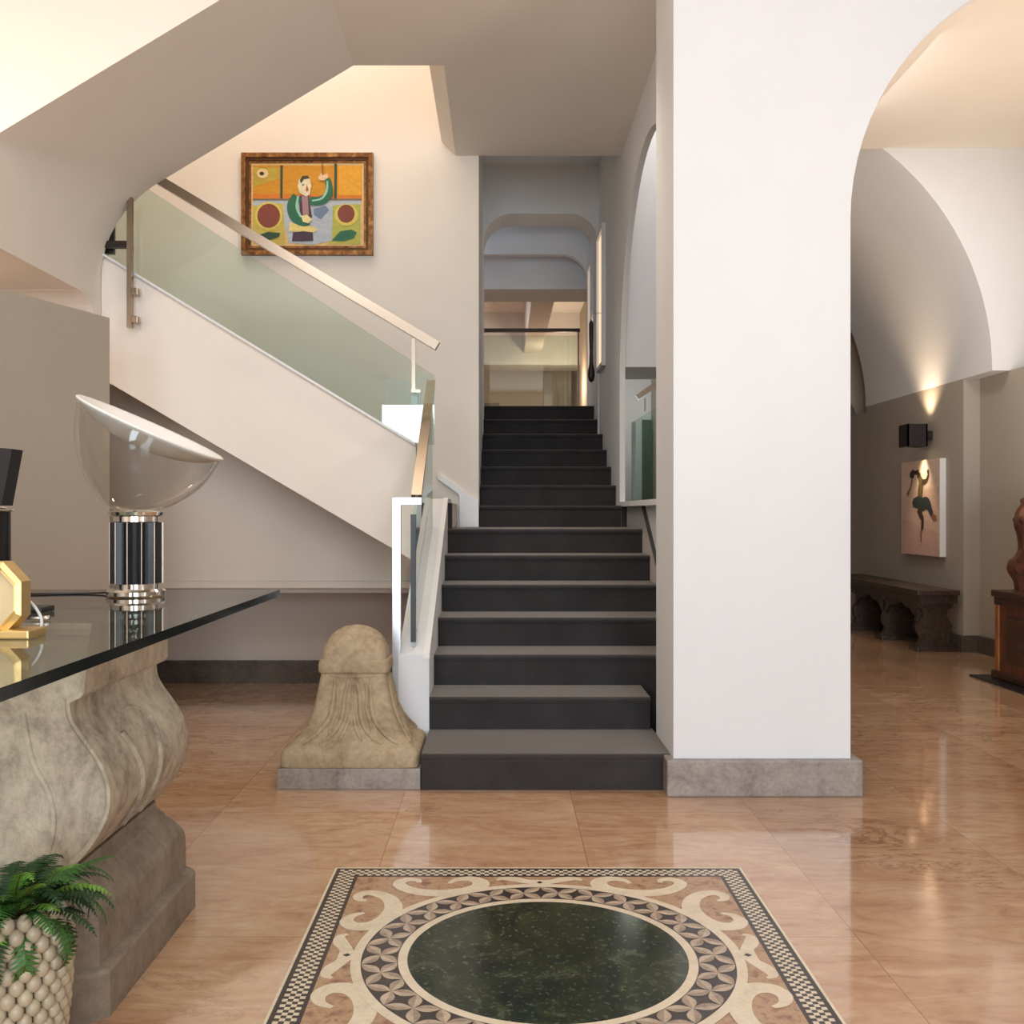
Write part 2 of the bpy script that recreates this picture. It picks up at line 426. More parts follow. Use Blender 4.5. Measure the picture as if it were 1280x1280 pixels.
bm = bmesh.new(); box(bm, .62, .74, 14.70, 14.80, 1.9, 3.05); struct('trim_hall_doorpost', bm, 'white_metal')
bm = bmesh.new(); box(bm, -.75, -.02, 14.76, 14.80, 1.91, 2.62); struct('door_1', bm, 'taupe')

# right-hand room: walls, flat ceiling, barrel-vaulted passage
bm = bmesh.new(); box(bm, 3.47, 3.75, 7.68, 9.72, 0, 2.05); struct('wall_passage_right', bm, 'grey_paint')
bm = bmesh.new(); box(bm, 3.47, 3.75, 9.72, 10.4, 0, 2.0); struct('wall_passage_end', bm, 'taupe')
bm = bmesh.new(); box(bm, 3.594, 3.75, -1.0, 7.68, 0, 2.05); box(bm, 3.72, 3.8, -1.0, 7.23, 2.05, 3.9); struct('wall_right', bm, 'grey_paint')
bm = bmesh.new(); box(bm, 3.44, 3.47, 7.70, 9.72, 0, .125); box(bm, 3.44, 3.594, 7.65, 7.68, 0, .125); box(bm, 3.565, 3.594, 4.3, 7.65, 0, .125)
struct('baseboard_right', bm, 'dark_marble')
bm = bmesh.new()
poly = arcpts(1.497, 2.05, 1.973, 1.973, 0, 90, 32) + [(1.497, 4.2), (3.72, 4.2), (3.72, 2.05)]
prism(bm, poly, 'Y', 7.23, 7.30); struct('wall_vault_front', bm, 'plaster')
bm = bmesh.new()
arc = arcpts(1.497, 2.05, 1.973, 1.973, 0, 90, 32)
prism(bm, arc + [(1.497, 4.2), (3.75, 4.2), (3.75, 2.05)], 'Y', 7.30, 9.74)
o = struct('ceiling_vault', bm, 'plaster', smooth=True, auto=35)
bm = bmesh.new(); box(bm, 1.301, 3.8, YW0 + .071, 7.25, 3.62, 3.75); struct('ceiling_room', bm, 'warmplaster')
bm = bmesh.new()
prism(bm, [(1.42, 0), (2.72, 0), (2.72, 1.9)] + arcpts(3.14, 1.9, .42, .42, 180, 0, 14)[1:] + [(3.56, 0), (3.75, 0), (3.75, 4.2), (1.42, 4.2)], 'Y', 10.2, 10.35)
struct('wall_passage_rear', bm, 'taupe')
bm = bmesh.new(); box(bm, 1.36, 3.75, 9.74, 11.1, 2.9, 3.0); struct('ceiling_passage', bm, 'taupe')
bm = bmesh.new(); box(bm, 3.75, 3.85, 9.7, 11.1, 0, 3.2); struct('wall_passage_far', bm, 'taupe')
bm = bmesh.new(); box(bm, 2.0, 4.2, 11.0, 11.1, 0, 3.2); struct('wall_passage_beyond', bm, 'taupe')

# reception hall behind the camera
bm = bmesh.new(); box(bm, -4, 4.6, -5, YF - .0, 3.9, 4.0); struct('ceiling_reception', bm, 'warmplaster')
bm = bmesh.new(); box(bm, -4.0, -3.9, -5, YF, 0, 3.9); struct('wall_left', bm, 'warmplaster')
bm = bmesh.new(); box(bm, 4.5, 4.6, -5, YW0, 0, 3.9); struct('wall_right_front', bm, 'warmplaster')
bm = bmesh.new()
for x0, x1 in ((-4, -1.8), (-.5, .5), (2.6, 4.6)): box(bm, x0, x1, -5.1, -5, 0, 3.9)
for x0, x1 in ((-1.8, -.5), (.5, 2.6)):
    box(bm, x0, x1, -5.1, -5, 0, .3); box(bm, x0, x1, -5.1, -5, 3.1, 3.9)
struct('wall_back', bm, 'warmplaster')
for k, (x0, x1) in enumerate(((-1.8, -.5), (.5, 2.6))):
    bm = bmesh.new(); box(bm, x0, x1, -5.08, -5.06, .3, 3.1)
    f = struct('window_%d' % (k + 1), bm, 'glass')
    bm = bmesh.new()
    for x in (x0, (x0 + x1) / 2 - .03, x1 - .06): box(bm, x, x + .06, -5.06, -5.0, .3, 3.1)
    for z in (.3, 1.7, 3.04): box(bm, x0, x1, -5.06, -5.0, z, z + .06)
    subpart('window_frame', bm, 'white_metal', f)

# ------------------------------------------------------------------ carpeted stairs
st = thing('staircase', 'straight charcoal carpeted staircase rising from the floor mosaic to the upper corridor', 'staircase', (.2, YR[0], 0))
for k in range(14):
    y0 = YR[k]; y1 = (YR[k + 1] if k < 13 else 8.275) + .03 - (.0305 if k == 6 else 0)
    x0 = -.30 if k < 7 else -.1345; x1 = (.64 if k < 1 else .635) if k < 2 else (.80 if k < 7 else (XS - .001 if k < 12 else XS - .012))
    if k == 1: x1 = .628
    bm = bmesh.new()
    z1 = R * (k + 1); z0 = 0 if k < 7 else R * 5
    # riser leaning slightly back under a rounded carpet nosing
    n = .012
    pr = [(y0 + .008, z0), (y0 + .008, z1 - .03), (y0, z1 - .022), (y0 - .002, z1 - .012), (y0 + .002, z1 - .004), (y0 + .012, z1), (y1, z1), (y1, z0)]
    prism(bm, pr, 'X', x0, x1)
    build('step', bm, 'carpet', st)
# left parapet of the lower flight
par = thing('stair_parapet', 'low white sloping parapet wall along the left side of the dark stairs', 'parapet', (-.365, 4.3, 0))
bm = bmesh.new()
prism(bm, [(4.296, .0), (6.2, .0), (6.2, 1.125), (5.80, 1.125), (4.296, .452)], 'X', -.43, -.3005)
build('body', bm, 'plaster', par)
bm = bmesh.new()
prism(bm, [(4.29, .436), (4.29, .456), (5.80, 1.131), (5.80, 1.111)], 'X', -.325, -.2985)
build('edge_trim', bm, 'white_metal', par)

# left flight, seen from its side
lf = thing('side_staircase', 'white upper flight climbing to the left behind the glass panel and handrail', 'staircase', (-1.2, 5.26, .9))
bm = bmesh.new()
def zt(x): return 1.407 + (-.463 - x) * .607
def zb(x): return .806 + (-.45 - x) * .585
prism(bm, [(-.431, zb(-.431)), (-.431, zt(-.431)), (-2.028, zt(-2.028)), (-2.028, zb(-2.028))], 'Y', 5.20, 5.32)
build('stringer', bm, 'warmplaster', lf)
bm = bmesh.new()
prism(bm, [(-.431, zt(-.431) - .002), (-.431, zt(-.431) + .012), (-2.028, zt(-2.028) + .012), (-2.028, zt(-2.028) - .002)], 'Y', 5.17, 5.33)
build('coping', bm, 'plaster', lf)
for k in range(9):
    x1 = -.275 - .224 * k; z1 = .955 + R * 1.08 * (k + 1)
    bm = bmesh.new(); box(bm, x1 - .25, x1, 5.81 if k < 1 else 5.33, YP - .001, z1 - .1465, z1, bev=.006)
    build('step', bm, 'carpet', lf)
bm = bmesh.new()
prism(bm, [(-.14, .955), (-.262, .955), (-.262, 1.16), (-.40, 1.26), (-.40, 1.30), (-.262, 1.20), (-.14, 1.12)], 'Y', YP - .022, YP - .001)
build('wall_skirting', bm, 'white_metal', lf)

# ------------------------------------------------------------------ glass balustrades
def panel(name, pts, th, parent, axis):
    """flat glass sheet from an outline; faces glass, rim green"""
    bm = bmesh.new()
    n = Vector((0, 1, 0)) if axis == 'Y' else Vector((1, 0, 0))
    a = [bm.verts.new(Vector(p) - n * th / 2) for p in pts]; b = [bm.verts.new(Vector(p) + n * th / 2) for p in pts]
    bm.faces.new(a); bm.faces.new(b[::-1])
    for i in range(len(pts)):
        f = bm.faces.new((a[i], a[(i + 1) % len(pts)], b[(i + 1) % len(pts)], b[i])); f.material_index = 1
    return build(name, bm, ['glass', 'green_edge'], parent)

bal = thing('glass_balustrade', 'glass balustrade with a flat bronze handrail along the upper flight below the framed picture', 'balustrade', (-1.2, 5.24, 1.4))
yq = 4.27
pts = [P(131, 322, yq), P(515, 553, yq), P(543, 556, yq), P(543, 470, yq), P(190, 240, yq), P(131, 203, yq)]
panel('glass_panel', pts, .012, bal, 'Y')
bm = bmesh.new()
a = P(180, 214, yq); b = P(547, 433, yq); obox(bm, a, b, .05, .045)
build('handrail', bm, 'steel', bal)
bm = bmesh.new(); a = P(517, 421, yq); b = P(517, 489, yq); box(bm, a.x - .009, a.x + .009, a.y - .01, a.y + .01, b.z, a.z - .01)
box(bm, a.x - .012, a.x + .035, a.y - .014, a.y + .014, b.z - .008, b.z + .008)
build('post', bm, 'steel', bal)
bm = bmesh.new(); a = P(163, 225, 4.22); b = P(163, 410, 4.22); box(bm, a.x - .012, a.x + .012, a.y - .02, a.y + .012, b.z, a.z)
pp = build('post', bm, 'steel', bal)
for y in (365, 400):
    c = P(169, y, 4.22); bm = bmesh.new(); box(bm, c.x - .018, c.x + .018, c.y - .02, c.y + .02, c.z - .018, c.z + .018, bev=.004)
    subpart('clamp', bm, 'steel', pp)
bm = bmesh.new(); a = P(138, 240, 4.30); b = P(138, 318, 4.30); box(bm, a.x - .022, a.x + .022, a.y - .012, a.y + .012, b.z, a.z)
build('post', bm, 'dark_rail', bal)
bm = bmesh.new(); obox(bm, P(128, 306, 4.25), P(163, 306, 4.25), .03, .034); build('bracket', bm, 'dark_rail', bal)

bal2 = thing('glass_balustrade', 'narrow glass balustrade with a brown flat handrail standing on the white parapet beside the stairs', 'balustrade', (-.37, 4.4, .5))
xg = -.37
def G(px, py): 
    q = xg * 1050 / (px - 626); p = P(px, py, q); return Vector((xg, p.y, p.z))
g0 = Vector((xg, 4.34, .50)); g1 = G(519, 640); g2 = G(539, 492); g3 = Vector((xg, 5.55, 1.03))
panel('glass_panel', [Vector((xg, 4.34, .48)), Vector((xg, 4.34, 1.02)), g2 + Vector((0, -.02, -.02)), Vector((xg, g2.y + .02, .92))], .014, bal2, 'X')
bm = bmesh.new(); box(bm, xg - .011, xg + .011, 4.325, 4.345, .50, 1.04); build('edge_profile', bm, 'black', bal2)
bm = bmesh.new(); a = G(520.5, 622); b = G(539, 478); obox(bm, a, b, .045, .03); build('handrail', bm, 'steel', bal2)
bm = bmesh.new()
p0 = P(496, 626, 3.55); p1 = P(527, 626, 3.55)
box(bm, p0.x - .017, p0.x + .017, p0.y - .017, p0.y + .017, 0, p0.z + .013)
box(bm, p0.x + .0171, p1.x, p0.y - .017, p0.y + .017, p0.z - .016, p0.z + .0135)
build('newel_post', bm, 'silver', bal2)
bm = bmesh.new(); p0 = P(519, 492, 4.33); box(bm, p0.x - .016, p0.x + .016, p0.y - .04, p0.y, 1.0, p0.z); build('white_upright', bm, 'white_metal', bal2)  # white upright standing in for a window reflection on the glass

bal3 = thing('glass_balustrade', 'glass balustrade with a thin dark rail across the head of the stairs', 'balustrade', (.3, 9.75, 1.91))
y = 9.70; z = EYE + 227 / 1280 * y
bm = bmesh.new(); box(bm, -.9, .75, y - .02, y + .02, z - .016, z + .016); build('handrail', bm, 'dark_rail', bal3)
panel('glass_panel', [(-.9, y, 1.95), (.72, y, 1.95), (.72, y, z - .05), (-.9, y, z - .05)], .012, bal3, 'Y')
bm = bmesh.new(); box(bm, .725, .745, y - .015, y + .015, 1.91, z + .01); build('post', bm, 'steel', bal3)

bal4 = thing('glass_balustrade', 'greenish glass balustrade with a short chrome rail in the side opening right of the stairs', 'balustrade', (1.0, 7.0, 1.1))
y = 7.0
def S(px, py, yy): return Vector(((px - 626) / 1280 * yy, yy, EYE - (py - 640) / 1280 * yy))
panel('glass_panel', [S(790, 632, y), S(835, 632, y), S(835, 500, y), S(790, 528, y)], .014, bal4, 'Y')
bm = bmesh.new(); obox(bm, S(796, 497, y), S(835, 470, y), .05, .035); build('handrail', bm, 'chrome', bal4)
bm = bmesh.new(); obox(bm, S(806, 498, y), S(806, 514, y), .012, .012, up=Vector((0, 1, 0))); build('rail_bracket', bm, 'chrome', bal4)
bm = bmesh.new(); a = S(792, 632, 7.05); box(bm, a.x - .012, a.x + .012, 7.03, 7.07, a.z, S(792, 528, 7.05).z); build('edge_post', bm, 'white_metal', bal4)
M['teal'] = simple('dark_green_panel', (46, 84, 74), .3, var=.1, scale=5)
bm = bmesh.new(); a = S(803, 632, 8.6); b = S(850, 480, 8.6); box(bm, a.x, 1.27, 8.6, 8.64, .0, b.z - .3)
o = build('green_panel', bm, 'teal'); tag(o, 'dark green upright panel behind the glass in the opening right of the stairs', 'panel')

# ------------------------------------------------------------------ pictures
def poly_picture(name, w, h, bgcol, shapes, toworld, parent, th=.02):
    """flat painted canvas: shapes are (rgb, [(u,v)...]) in metres from lower-left"""
    bm = bmesh.new(); mats = [paint(name + '_ground', bgcol)]; key = {}
    vs = [bm.verts.new(toworld(u, v, 0)) for u, v in ((0, 0), (w, 0), (w, h), (0, h))]
    vb = [bm.verts.new(toworld(u, v, -th)) for u, v in ((0, 0), (w, 0), (w, h), (0, h))]
    bm.faces.new(vs); bm.faces.new(vb[::-1])
    for i in range(4): bm.faces.new((vs[i], vb[i], vb[(i + 1) % 4], vs[(i + 1) % 4]))
    fl = []
    for i, (rgb, pts) in enumerate(shapes):
        if rgb not in key:
            key[rgb] = len(mats); mats.append(paint('%s_paint' % name, rgb))
        pts = [(min(w, max(0, u)), min(h, max(0, v))) for u, v in pts]
        fill(bm, [bm.verts.new(toworld(u, v, .0004 + .00025 * i)) for u, v in pts], pts, key[rgb])
    return build(name, bm, mats, parent)

def ell(cx, cy, rx, ry, n=18, rot=0):
    return [(cx + rx * cos(t) * cos(rot) - ry * sin(t) * sin(rot), cy + rx * cos(t) * sin(rot) + ry * sin(t) * cos(rot)) for t in [2 * pi * i / n for i in range(n)]]
def stroke(pts, w, per=5):
    pts = [(p[0], p[1], (p[2] if len(p) > 2 else w)) for p in pts]; q = cr(pts, per); L = []; Rr = []
    for i, (x, y, ww) in enumerate(q):
        a = q[max(0, i - 1)]; b = q[min(len(q) - 1, i + 1)]
        dx, dy = b[0] - a[0], b[1] - a[1]; l = math.hypot(dx, dy) or 1
        L.append((x - dy / l * ww, y + dx / l * ww)); Rr.append((x + dy / l * ww, y - dx / l * ww))
    return L + Rr[::-1]

pw, ph = .70, .535
pic = thing('framed_picture', 'painting in a gilt frame of a figure in a green jacket raising one hand', 'picture', ((385 - 626) / 1280 * YP, YP, EYE + (640 - 320) / 1280 * YP))
X0 = (303 - 626) / 1280 * YP; X1 = (467 - 626) / 1280 * YP; Z0 = EYE + 320 / 1280 * YP; Z1 = EYE + 447 / 1280 * YP
fw = .060
bm = bmesh.new()
for lvl, (o0, o1, d) in enumerate(((0, .028, .035), (.026, .046, .026), (.044, fw, .018))):
    ax0, ax1, az0, az1 = X0 + o0, X1 - o0, Z0 + o0, Z1 - o0; bx0, bx1, bz0, bz1 = X0 + o1, X1 - o1, Z0 + o1, Z1 - o1
    box(bm, ax0, ax1, YP - d, YP - .002, bz1, az1, lvl % 2); box(bm, ax0, ax1, YP - d, YP - .002, az0, bz0, lvl % 2)
    box(bm, ax0, bx0, YP - d, YP - .002, bz0, bz1, lvl % 2); box(bm, bx1, ax1, YP - d, YP - .002, bz0, bz1, lvl % 2)
M['gilt_dark'] = simple('dark_gilt', (92, 58, 30), .45, .4, var=.3, scale=20)
build('frame', bm, ['gilt', 'gilt_dark'], pic)
cw, ch = X1 - X0 - 2 * fw, Z1 - Z0 - 2 * fw
def im(x, y): return ((x - 192) / (1112 - 192) * cw, (905 - y) / (905 - 195) * ch)
def ims(pts): return [im(*p) for p in pts]
def imst(pts, w): return [(*im(p[0], p[1]),) + ((p[2] * cw / 920,) if len(p) > 2 else (w * cw / 920,)) for p in pts]
OR, OR2, YE, BL, GR, RD, WH, DG, LB, PU, SK = (206, 142, 24), (222, 160, 40), (214, 196, 90), (150, 162, 172), (38, 104, 76), (128, 62, 50), (226, 214, 178), (40, 72, 52), (176, 186, 196), (70, 52, 70), (226, 190, 150)
sh = []
sh.append((OR, ims([(205, 215), (1095, 215), (1095, 505), (205, 505)])))
sh.append((OR2, ims([(905, 215), (1090, 215), (1090, 480), (905, 500)])))
sh.append(((212, 120, 34), ims([(205, 460), (1095, 470), (1095, 508), (205, 508)])))
sh.append(((186, 160, 60), ims([(205, 230), (425, 235), (415, 330), (210, 400)])))
sh.append((LB, ims([(205, 515), (1090, 515), (1090, 560), (205, 570)])))
sh.append(((196, 176, 84), ims([(205, 560), (450, 540), (470, 890), (205, 890)])))
sh.append(((176, 178, 84), ims([(840, 560), (1085, 545), (1085, 890), (820, 890)])))
sh.append((LB, ims([(455, 530), (860, 530), (850, 860), (700, 895), (500, 880), (460, 700)])))
sh.append(((112, 132, 160), [im(*p) for p in ((700, 590), (800, 560), (830, 600), (760, 680), (705, 640))]))
sh.append((DG, stroke(imst([(440, 215), (438, 505)], 10), 1)))
sh.append((DG, stroke(imst([(882, 200), (880, 508)], 10), 1)))
sh.append(((120, 110, 90), stroke(imst([(205, 508), (1095, 508)], 7), 1)))
sh.append(((230, 204, 150), [im(*p) for p in ell(285, 285, 48, 42)]))
sh.append(((40, 26, 22), [im(*p) for p in ell(278, 286, 20, 16)]))
sh.append((YE, [im(*p) for p in ell(335, 650, 112, 122)])); sh.append((RD, [im(*p) for p in ell(335, 648, 94, 104)]))
sh.append((YE, [im(*p) for p in ell(970, 640, 96, 96)])); sh.append((RD, [im(*p) for p in ell(968, 630, 70, 78)]))
sh.append((GR, ims([(850, 860), (920, 780), (1010, 765), (1055, 790), (1030, 840), (950, 865)])))
sh.append((DG, ims([(230, 865), (232, 820), (330, 785), (430, 795), (420, 830), (330, 860)])))
sh.append(((224, 206, 130), ims([(505, 700), (560, 720), (700, 740), (740, 770), (700, 790), (500, 780)])))
sh.append((PU, ims([(535, 790), (620, 780), (695, 790), (700, 862), (620, 866), (525, 866)])))
sh.append((PU, ims([(585, 480), (660, 470), (690, 660), (650, 700), (590, 640)])))
sh.append(((166, 128, 130), ims([(605, 480), (655, 480), (665, 640), (615, 640)])))
sh.append((GR, stroke(imst([(570, 480, 40), (530, 560, 44), (550, 650, 44), (610, 700, 36), (670, 705, 24)], 40), 1)))
sh.append(((150, 200, 176), stroke(imst([(575, 480, 8), (568, 580, 12), (600, 660, 8)], 8), 1)))
sh.append((GR, stroke(imst([(670, 520, 34), (760, 520, 36), (825, 470, 32), (828, 390, 28), (815, 330, 22)], 30), 1)))
sh.append(((150, 200, 176), stroke(imst([(690, 520, 6), (770, 500, 8), (810, 430, 9), (815, 350, 6)], 6), 1)))
sh.append((WH, ims([(580, 345), (610, 318), (670, 325), (685, 390), (670, 470), (640, 482), (590, 455), (572, 400)])))
sh.append(((60, 60, 44), ims([(590, 345), (612, 308), (655, 305), (672, 330), (625, 338), (600, 372)])))
sh.append(((170, 96, 60), ims([(648, 380), (664, 430), (648, 445), (638, 430)])))
sh.append(((54, 44, 40), [im(*p) for p in ell(618, 385, 9, 6, 8)]))
sh.append((SK, ims([(740, 320), (768, 280), (785, 300), (815, 285), (825, 320), (790, 348), (750, 345)])))
sh.append(((236, 220, 160), ims([(600, 650), (650, 640), (690, 680), (660, 715), (615, 700)])))
sh.append(((150, 90, 40), stroke(imst([(775, 205), (776, 300)], 5), 1)))
poly_picture('canvas', cw, ch, (220, 186, 128), sh, lambda u, v, d: Vector((X0 + fw + u, YP - .014 - d, Z0 + fw + v)), pic, .01)

# canvas by the bench: on wall x = 3.47, near edge towards us
cv = thing('canvas_picture', 'unframed tall canvas of a climbing figure on the grey wall under the brown lamp', 'picture', (3.45, 8.36, .70))
ya, yb = 7.98, 8.74; w2, h2 = yb - ya, .77; xf = 3.42
def c2(x, y): return ((x - 105) / (385 - 105) * w2, (1185 - y) / (1185 - 425) * h2)
def c2s(pts, w): return [(*c2(p[0], p[1]), (p[2] if len(p) > 2 else w) * w2 / 280) for p in pts]
DK, TL, SKN, RB = (62, 52, 36), (48, 62, 62), (150, 120, 92), (150, 104, 78)
sh = [((214, 186, 170), [c2(*p) for p in ((110, 700), (380, 640), (380, 1180), (110, 1180))]),
      ((206, 172, 160), [c2(*p) for p in ((110, 900), (380, 1000), (380, 1180), (110, 1180))]),
      (DK, [c2(*p) for p in ell(188, 535, 18, 32)]),
      (DK, stroke(c2s([(185, 510, 8), (215, 520, 6), (240, 520, 10)], 8), 1)),
      (DK, [c2(*p) for p in ell(240, 545, 13, 28)]),
      ((104, 92, 54), stroke(c2s([(244, 560, 10), (256, 610, 16), (250, 680, 18), (250, 730, 16)], 14), 1)),
      (DK, stroke(c2s([(262, 600, 10), (290, 595, 7), (308, 550, 6), (303, 505, 6)], 6), 1)),
      (RB, stroke(c2s([(190, 570, 5), (178, 640, 5), (152, 700, 8)], 5), 1)),
      (TL, [c2(*p) for p in ((200, 730), (235, 708), (280, 735), (275, 800), (235, 815), (198, 800), (190, 765))]),
      (TL, stroke(c2s([(255, 785, 20), (300, 770, 18), (325, 830, 12), (338, 870, 9)], 16), 1)),
      (RB, stroke(c2s([(335, 865, 8), (350, 885, 10), (366, 882, 5)], 8), 1)),
      (DK, stroke(c2s([(240, 810, 16), (258, 870, 11), (268, 900, 9), (264, 980, 8)], 10), 1)),
      (RB, stroke(c2s([(262, 980, 5), (254, 1020, 5), (260, 1078, 4)], 5), 1))]
poly_picture('canvas', w2, h2, (222, 200, 182), sh, lambda u, v, d: Vector((xf - d, yb - u, .70 + v)), cv, .001)
bm = bmesh.new(); box(bm, xf + .0012, 3.469, ya, yb, .70, 1.47); build('stretcher', bm, 'white_metal', cv)

# ------------------------------------------------------------------ carved stone foot by the stairs
sx, sy = -.576, 4.082
def ring(bm, z, hx, hy, e, n=40, dx=0):
    out = []
    for k in range(n):
        t = 2 * pi * (k + .5) / n; c_, s_ = cos(t), sin(t)
        out.append(bm.verts.new((sx + dx + hx * math.copysign(abs(c_) ** (2 / e), c_), sy + hy * math.copysign(abs(s_) ** (2 / e), s_), z)))
    return out
def loft(bm, secs, n=40):
    rs = [ring(bm, s_[0], s_[1], s_[2] * .775, s_[3], n=n) for s_ in secs]
    for a, b in zip(rs, rs[1:]):
        for k in range(n): bm.faces.new((a[k], a[(k + 1) % n], b[(k + 1) % n], b[k]))
    bm.faces.new(rs[0][::-1]); bm.faces.new(rs[-1])
orn = thing('stone_finial', 'bell-shaped carved sandstone ornament with a domed top beside the lowest step', 'stone ornament', (sx, sy, 0))
bm = bmesh.new(); box(bm, sx - .272, sx + .272, sy - .211, sy + .211, 0, .079, bev=.004); build('plinth', bm, 'grey_marble', orn)
secs = [(.079, .262, .262, 14), (.083, .266, .266, 14), (.128, .266, .266, 14), (.142, .258, .258, 12), (.150, .246, .246, 10)]
fl = [(.152, .240), (.172, .224), (.20, .200), (.236, .176), (.28, .157), (.33, .145), (.378, .136), (.42, .128)]
secs += [(z, w, w, 9) for z, w in fl]
secs += [(.424, .137, .137, 7), (.43, .141, .141, 6), (.452, .141, .141, 6), (.470, .138, .138, 5), (.474, .130, .130, 5), (.50, .128, .128, 4.5), (.535, .115, .115, 3.6), (.562, .098, .098, 3), (.582, .074, .074, 2.6), (.596, .044, .044, 2.2), (.601, .012, .012, 2)]
bm = bmesh.new(); loft(bm, secs, 56); build('bell', bm, 'sandstone', orn, smooth=True, auto=40)
def wz(z):
    for (z0, w0), (z1, w1) in zip(fl, fl[1:]):
        if z0 <= z <= z1: return w0 + (w1 - w0) * (z - z0) / (z1 - z0)
    return fl[-1][1] if z > .4 else fl[0][1]
def ridge(bm, pts, r, front=True):
    q = cr([(u, z) for u, z in pts], 5); L = []
    n = len(q)
    for u, z in q:
        w = wz(z)
        L.append((sx + u * w, sy - w * .775 + .002, z) if front else (sx + w - .002, sy + u * w * .775, z))
    tube(bm, L, [max(.002, r * (.45 + .55 * sin(pi * (i + .5) / n))) for i in range(n)], 8)
for front in (True, False):
    bm = bmesh.new()
    for s_ in (-1, 1):
        ridge(bm, [(s_ * .10, .40), (s_ * .20, .34), (s_ * .22, .26), (s_ * .34, .20), (s_ * .52, .165)], .011, front)
        ridge(bm, [(s_ * .52, .40), (s_ * .50, .33), (s_ * .52, .25), (s_ * .68, .19), (s_ * .80, .165)], .011, front)
        ridge(bm, [(s_ * .30, .405), (s_ * .40, .36), (s_ * .36, .29), (s_ * .42, .22), (s_ * .36, .172)], .008, front)
        ridge(bm, [(s_ * .02, .29), (s_ * .10, .22), (s_ * .20, .175)], .009, front)
    ridge(bm, [(0, .39), (0, .30), (0, .20)], .008, front)
    ridge(bm, [(-.7, .412), (0, .408), (.7, .412)], .006, front)
    build('leaf_carving', bm, 'sandstone', orn, smooth=True)

# ------------------------------------------------------------------ reception desk
TX = -.656; TZ = .8195; Y0, Y1 = 1.16, 3.04
desk = thing('desk', 'glass-topped reception desk on a heavy carved stone pedestal', 'desk', (-1.35, 2.43, 0))
bm = bmesh.new()
g = box(bm, -2.06, TX, .35, Y1, TZ - .019, TZ)
for f in bm.faces:
    if abs(f.normal.z) < .5: f.material_index = 1
bm.normal_update()
for f in bm.faces: f.material_index = 1 if abs(f.calc_center_median().z - (TZ - .0095)) < .002 else 0
build('glass_top', bm, ['table_glass', 'glass_edge'], desk)
pyc0, pyc1 = 2.10, 2.755; axc = -1.40
side = [(-.885, TZ - .0195), (-.885, .665), (-.893, .655), (-.915, .645), (-.912, .618), (-.898, .590), (-.876, .560), (-.852, .525), (-.835, .485), (-.829, .450), (-.833, .410), (-.846, .378), (-.866, .345), (-.892, .312), (-.917, .290)]
sp = cr(side[3:], 3)
prof = side[:3] + sp
L = [(2 * axc - x, z) for x, z in prof[::-1]]
bm = bmesh.new(); prism(bm, prof + L, 'Y', pyc0 + .085, pyc1 - .02)
es = [e for e in bm.edges if abs(e.verts[0].co.y - e.verts[1].co.y) < 1e-5 and len(e.link_faces) == 2 and abs(abs(e.link_faces[0].normal.y) - abs(e.link_faces[1].normal.y)) > .5]
bm.normal_update()
es = [e for e in bm.edges if abs(e.verts[0].co.y - e.verts[1].co.y) < 1e-5 and len(e.link_faces) == 2 and abs(abs(e.link_faces[0].normal.y) - abs(e.link_faces[1].normal.y)) > .5]
bmesh.ops.bevel(bm, geom=es, offset=.012, segments=3, affect='EDGES')
# tongue relief on the flank, grooves on the front
def flank(y, z, out=0):
    x = -.83
    for (x0, z0), (x1, z1) in zip(prof, prof[1:]):
        if z1 <= z <= z0: x = x0 + (x1 - x0) * (z0 - z) / max(1e-6, z0 - z1); break
    return (x + out, y, z)
for a0, b0 in ((2.34, .030), (2.52, -.030)):
    pts = cr([(a0, .545), (a0 + b0 * .4, .50), (a0 + b0, .44), (a0 + b0 * 1.3, .38), (a0 + b0 * 1.2, .33)], 5)
    tube(bm, [flank(y, z, -.004) for y, z in pts], [.012] * len(pts), 8)
pts = cr([(2.335, .55), (2.38, .575), (2.43, .58), (2.48, .575), (2.525, .55)], 5)
tube(bm, [flank(y, z, -.005) for y, z in pts], [.009] * len(pts), 8)
pts = cr([(-1.02, .62), (-1.0, .52), (-.965, .45), (-.955, .38), (-.97, .31)], 5)
tube(bm, [(x, pyc0 + .086, z) for x, z in pts], [.008] * len(pts), 8)
tube(bm, [(2 * axc - x, pyc0 + .086, z) for x, z in pts], [.008] * len(pts), 8)
ped = build('pedestal', bm, 'travertine', desk, smooth=True, auto=40)
# stepped base: loft of chamfered rectangles
def crect(bm, z, x0, x1, y0, y1, c):
    return [bm.verts.new((x, y, z)) for x, y in ((x0 + c, y0), (x1 - c, y0), (x1, y0 + c), (x1, y1 - c), (x1 - c, y1), (x0 + c, y1), (x0, y1 - c), (x0, y0 + c))]
bm = bmesh.new(); rings = []
for z, off in ((0, -.813), (.092, -.813), (.100, -.817), (.104, -.836), (.19, -.838), (.205, -.842), (.218, -.850), (.238, -.868), (.252, -.884), (.262, -.888), (.276, -.905), (.292, -.905)):
    dd = -.813 - off
    rings.append(crect(bm, z, 2 * axc - off, off, pyc0 + dd * .55, pyc1 - dd * .5, .03 if z < .101 else .022))
for a, b in zip(rings, rings[1:]):
    for k in range(8): bm.faces.new((a[k], a[(k + 1) % 8], b[(k + 1) % 8], b[k]))
bm.faces.new(rings[0][::-1]); bm.faces.new(rings[-1])
build('base', bm, 'plinth_stone', desk)

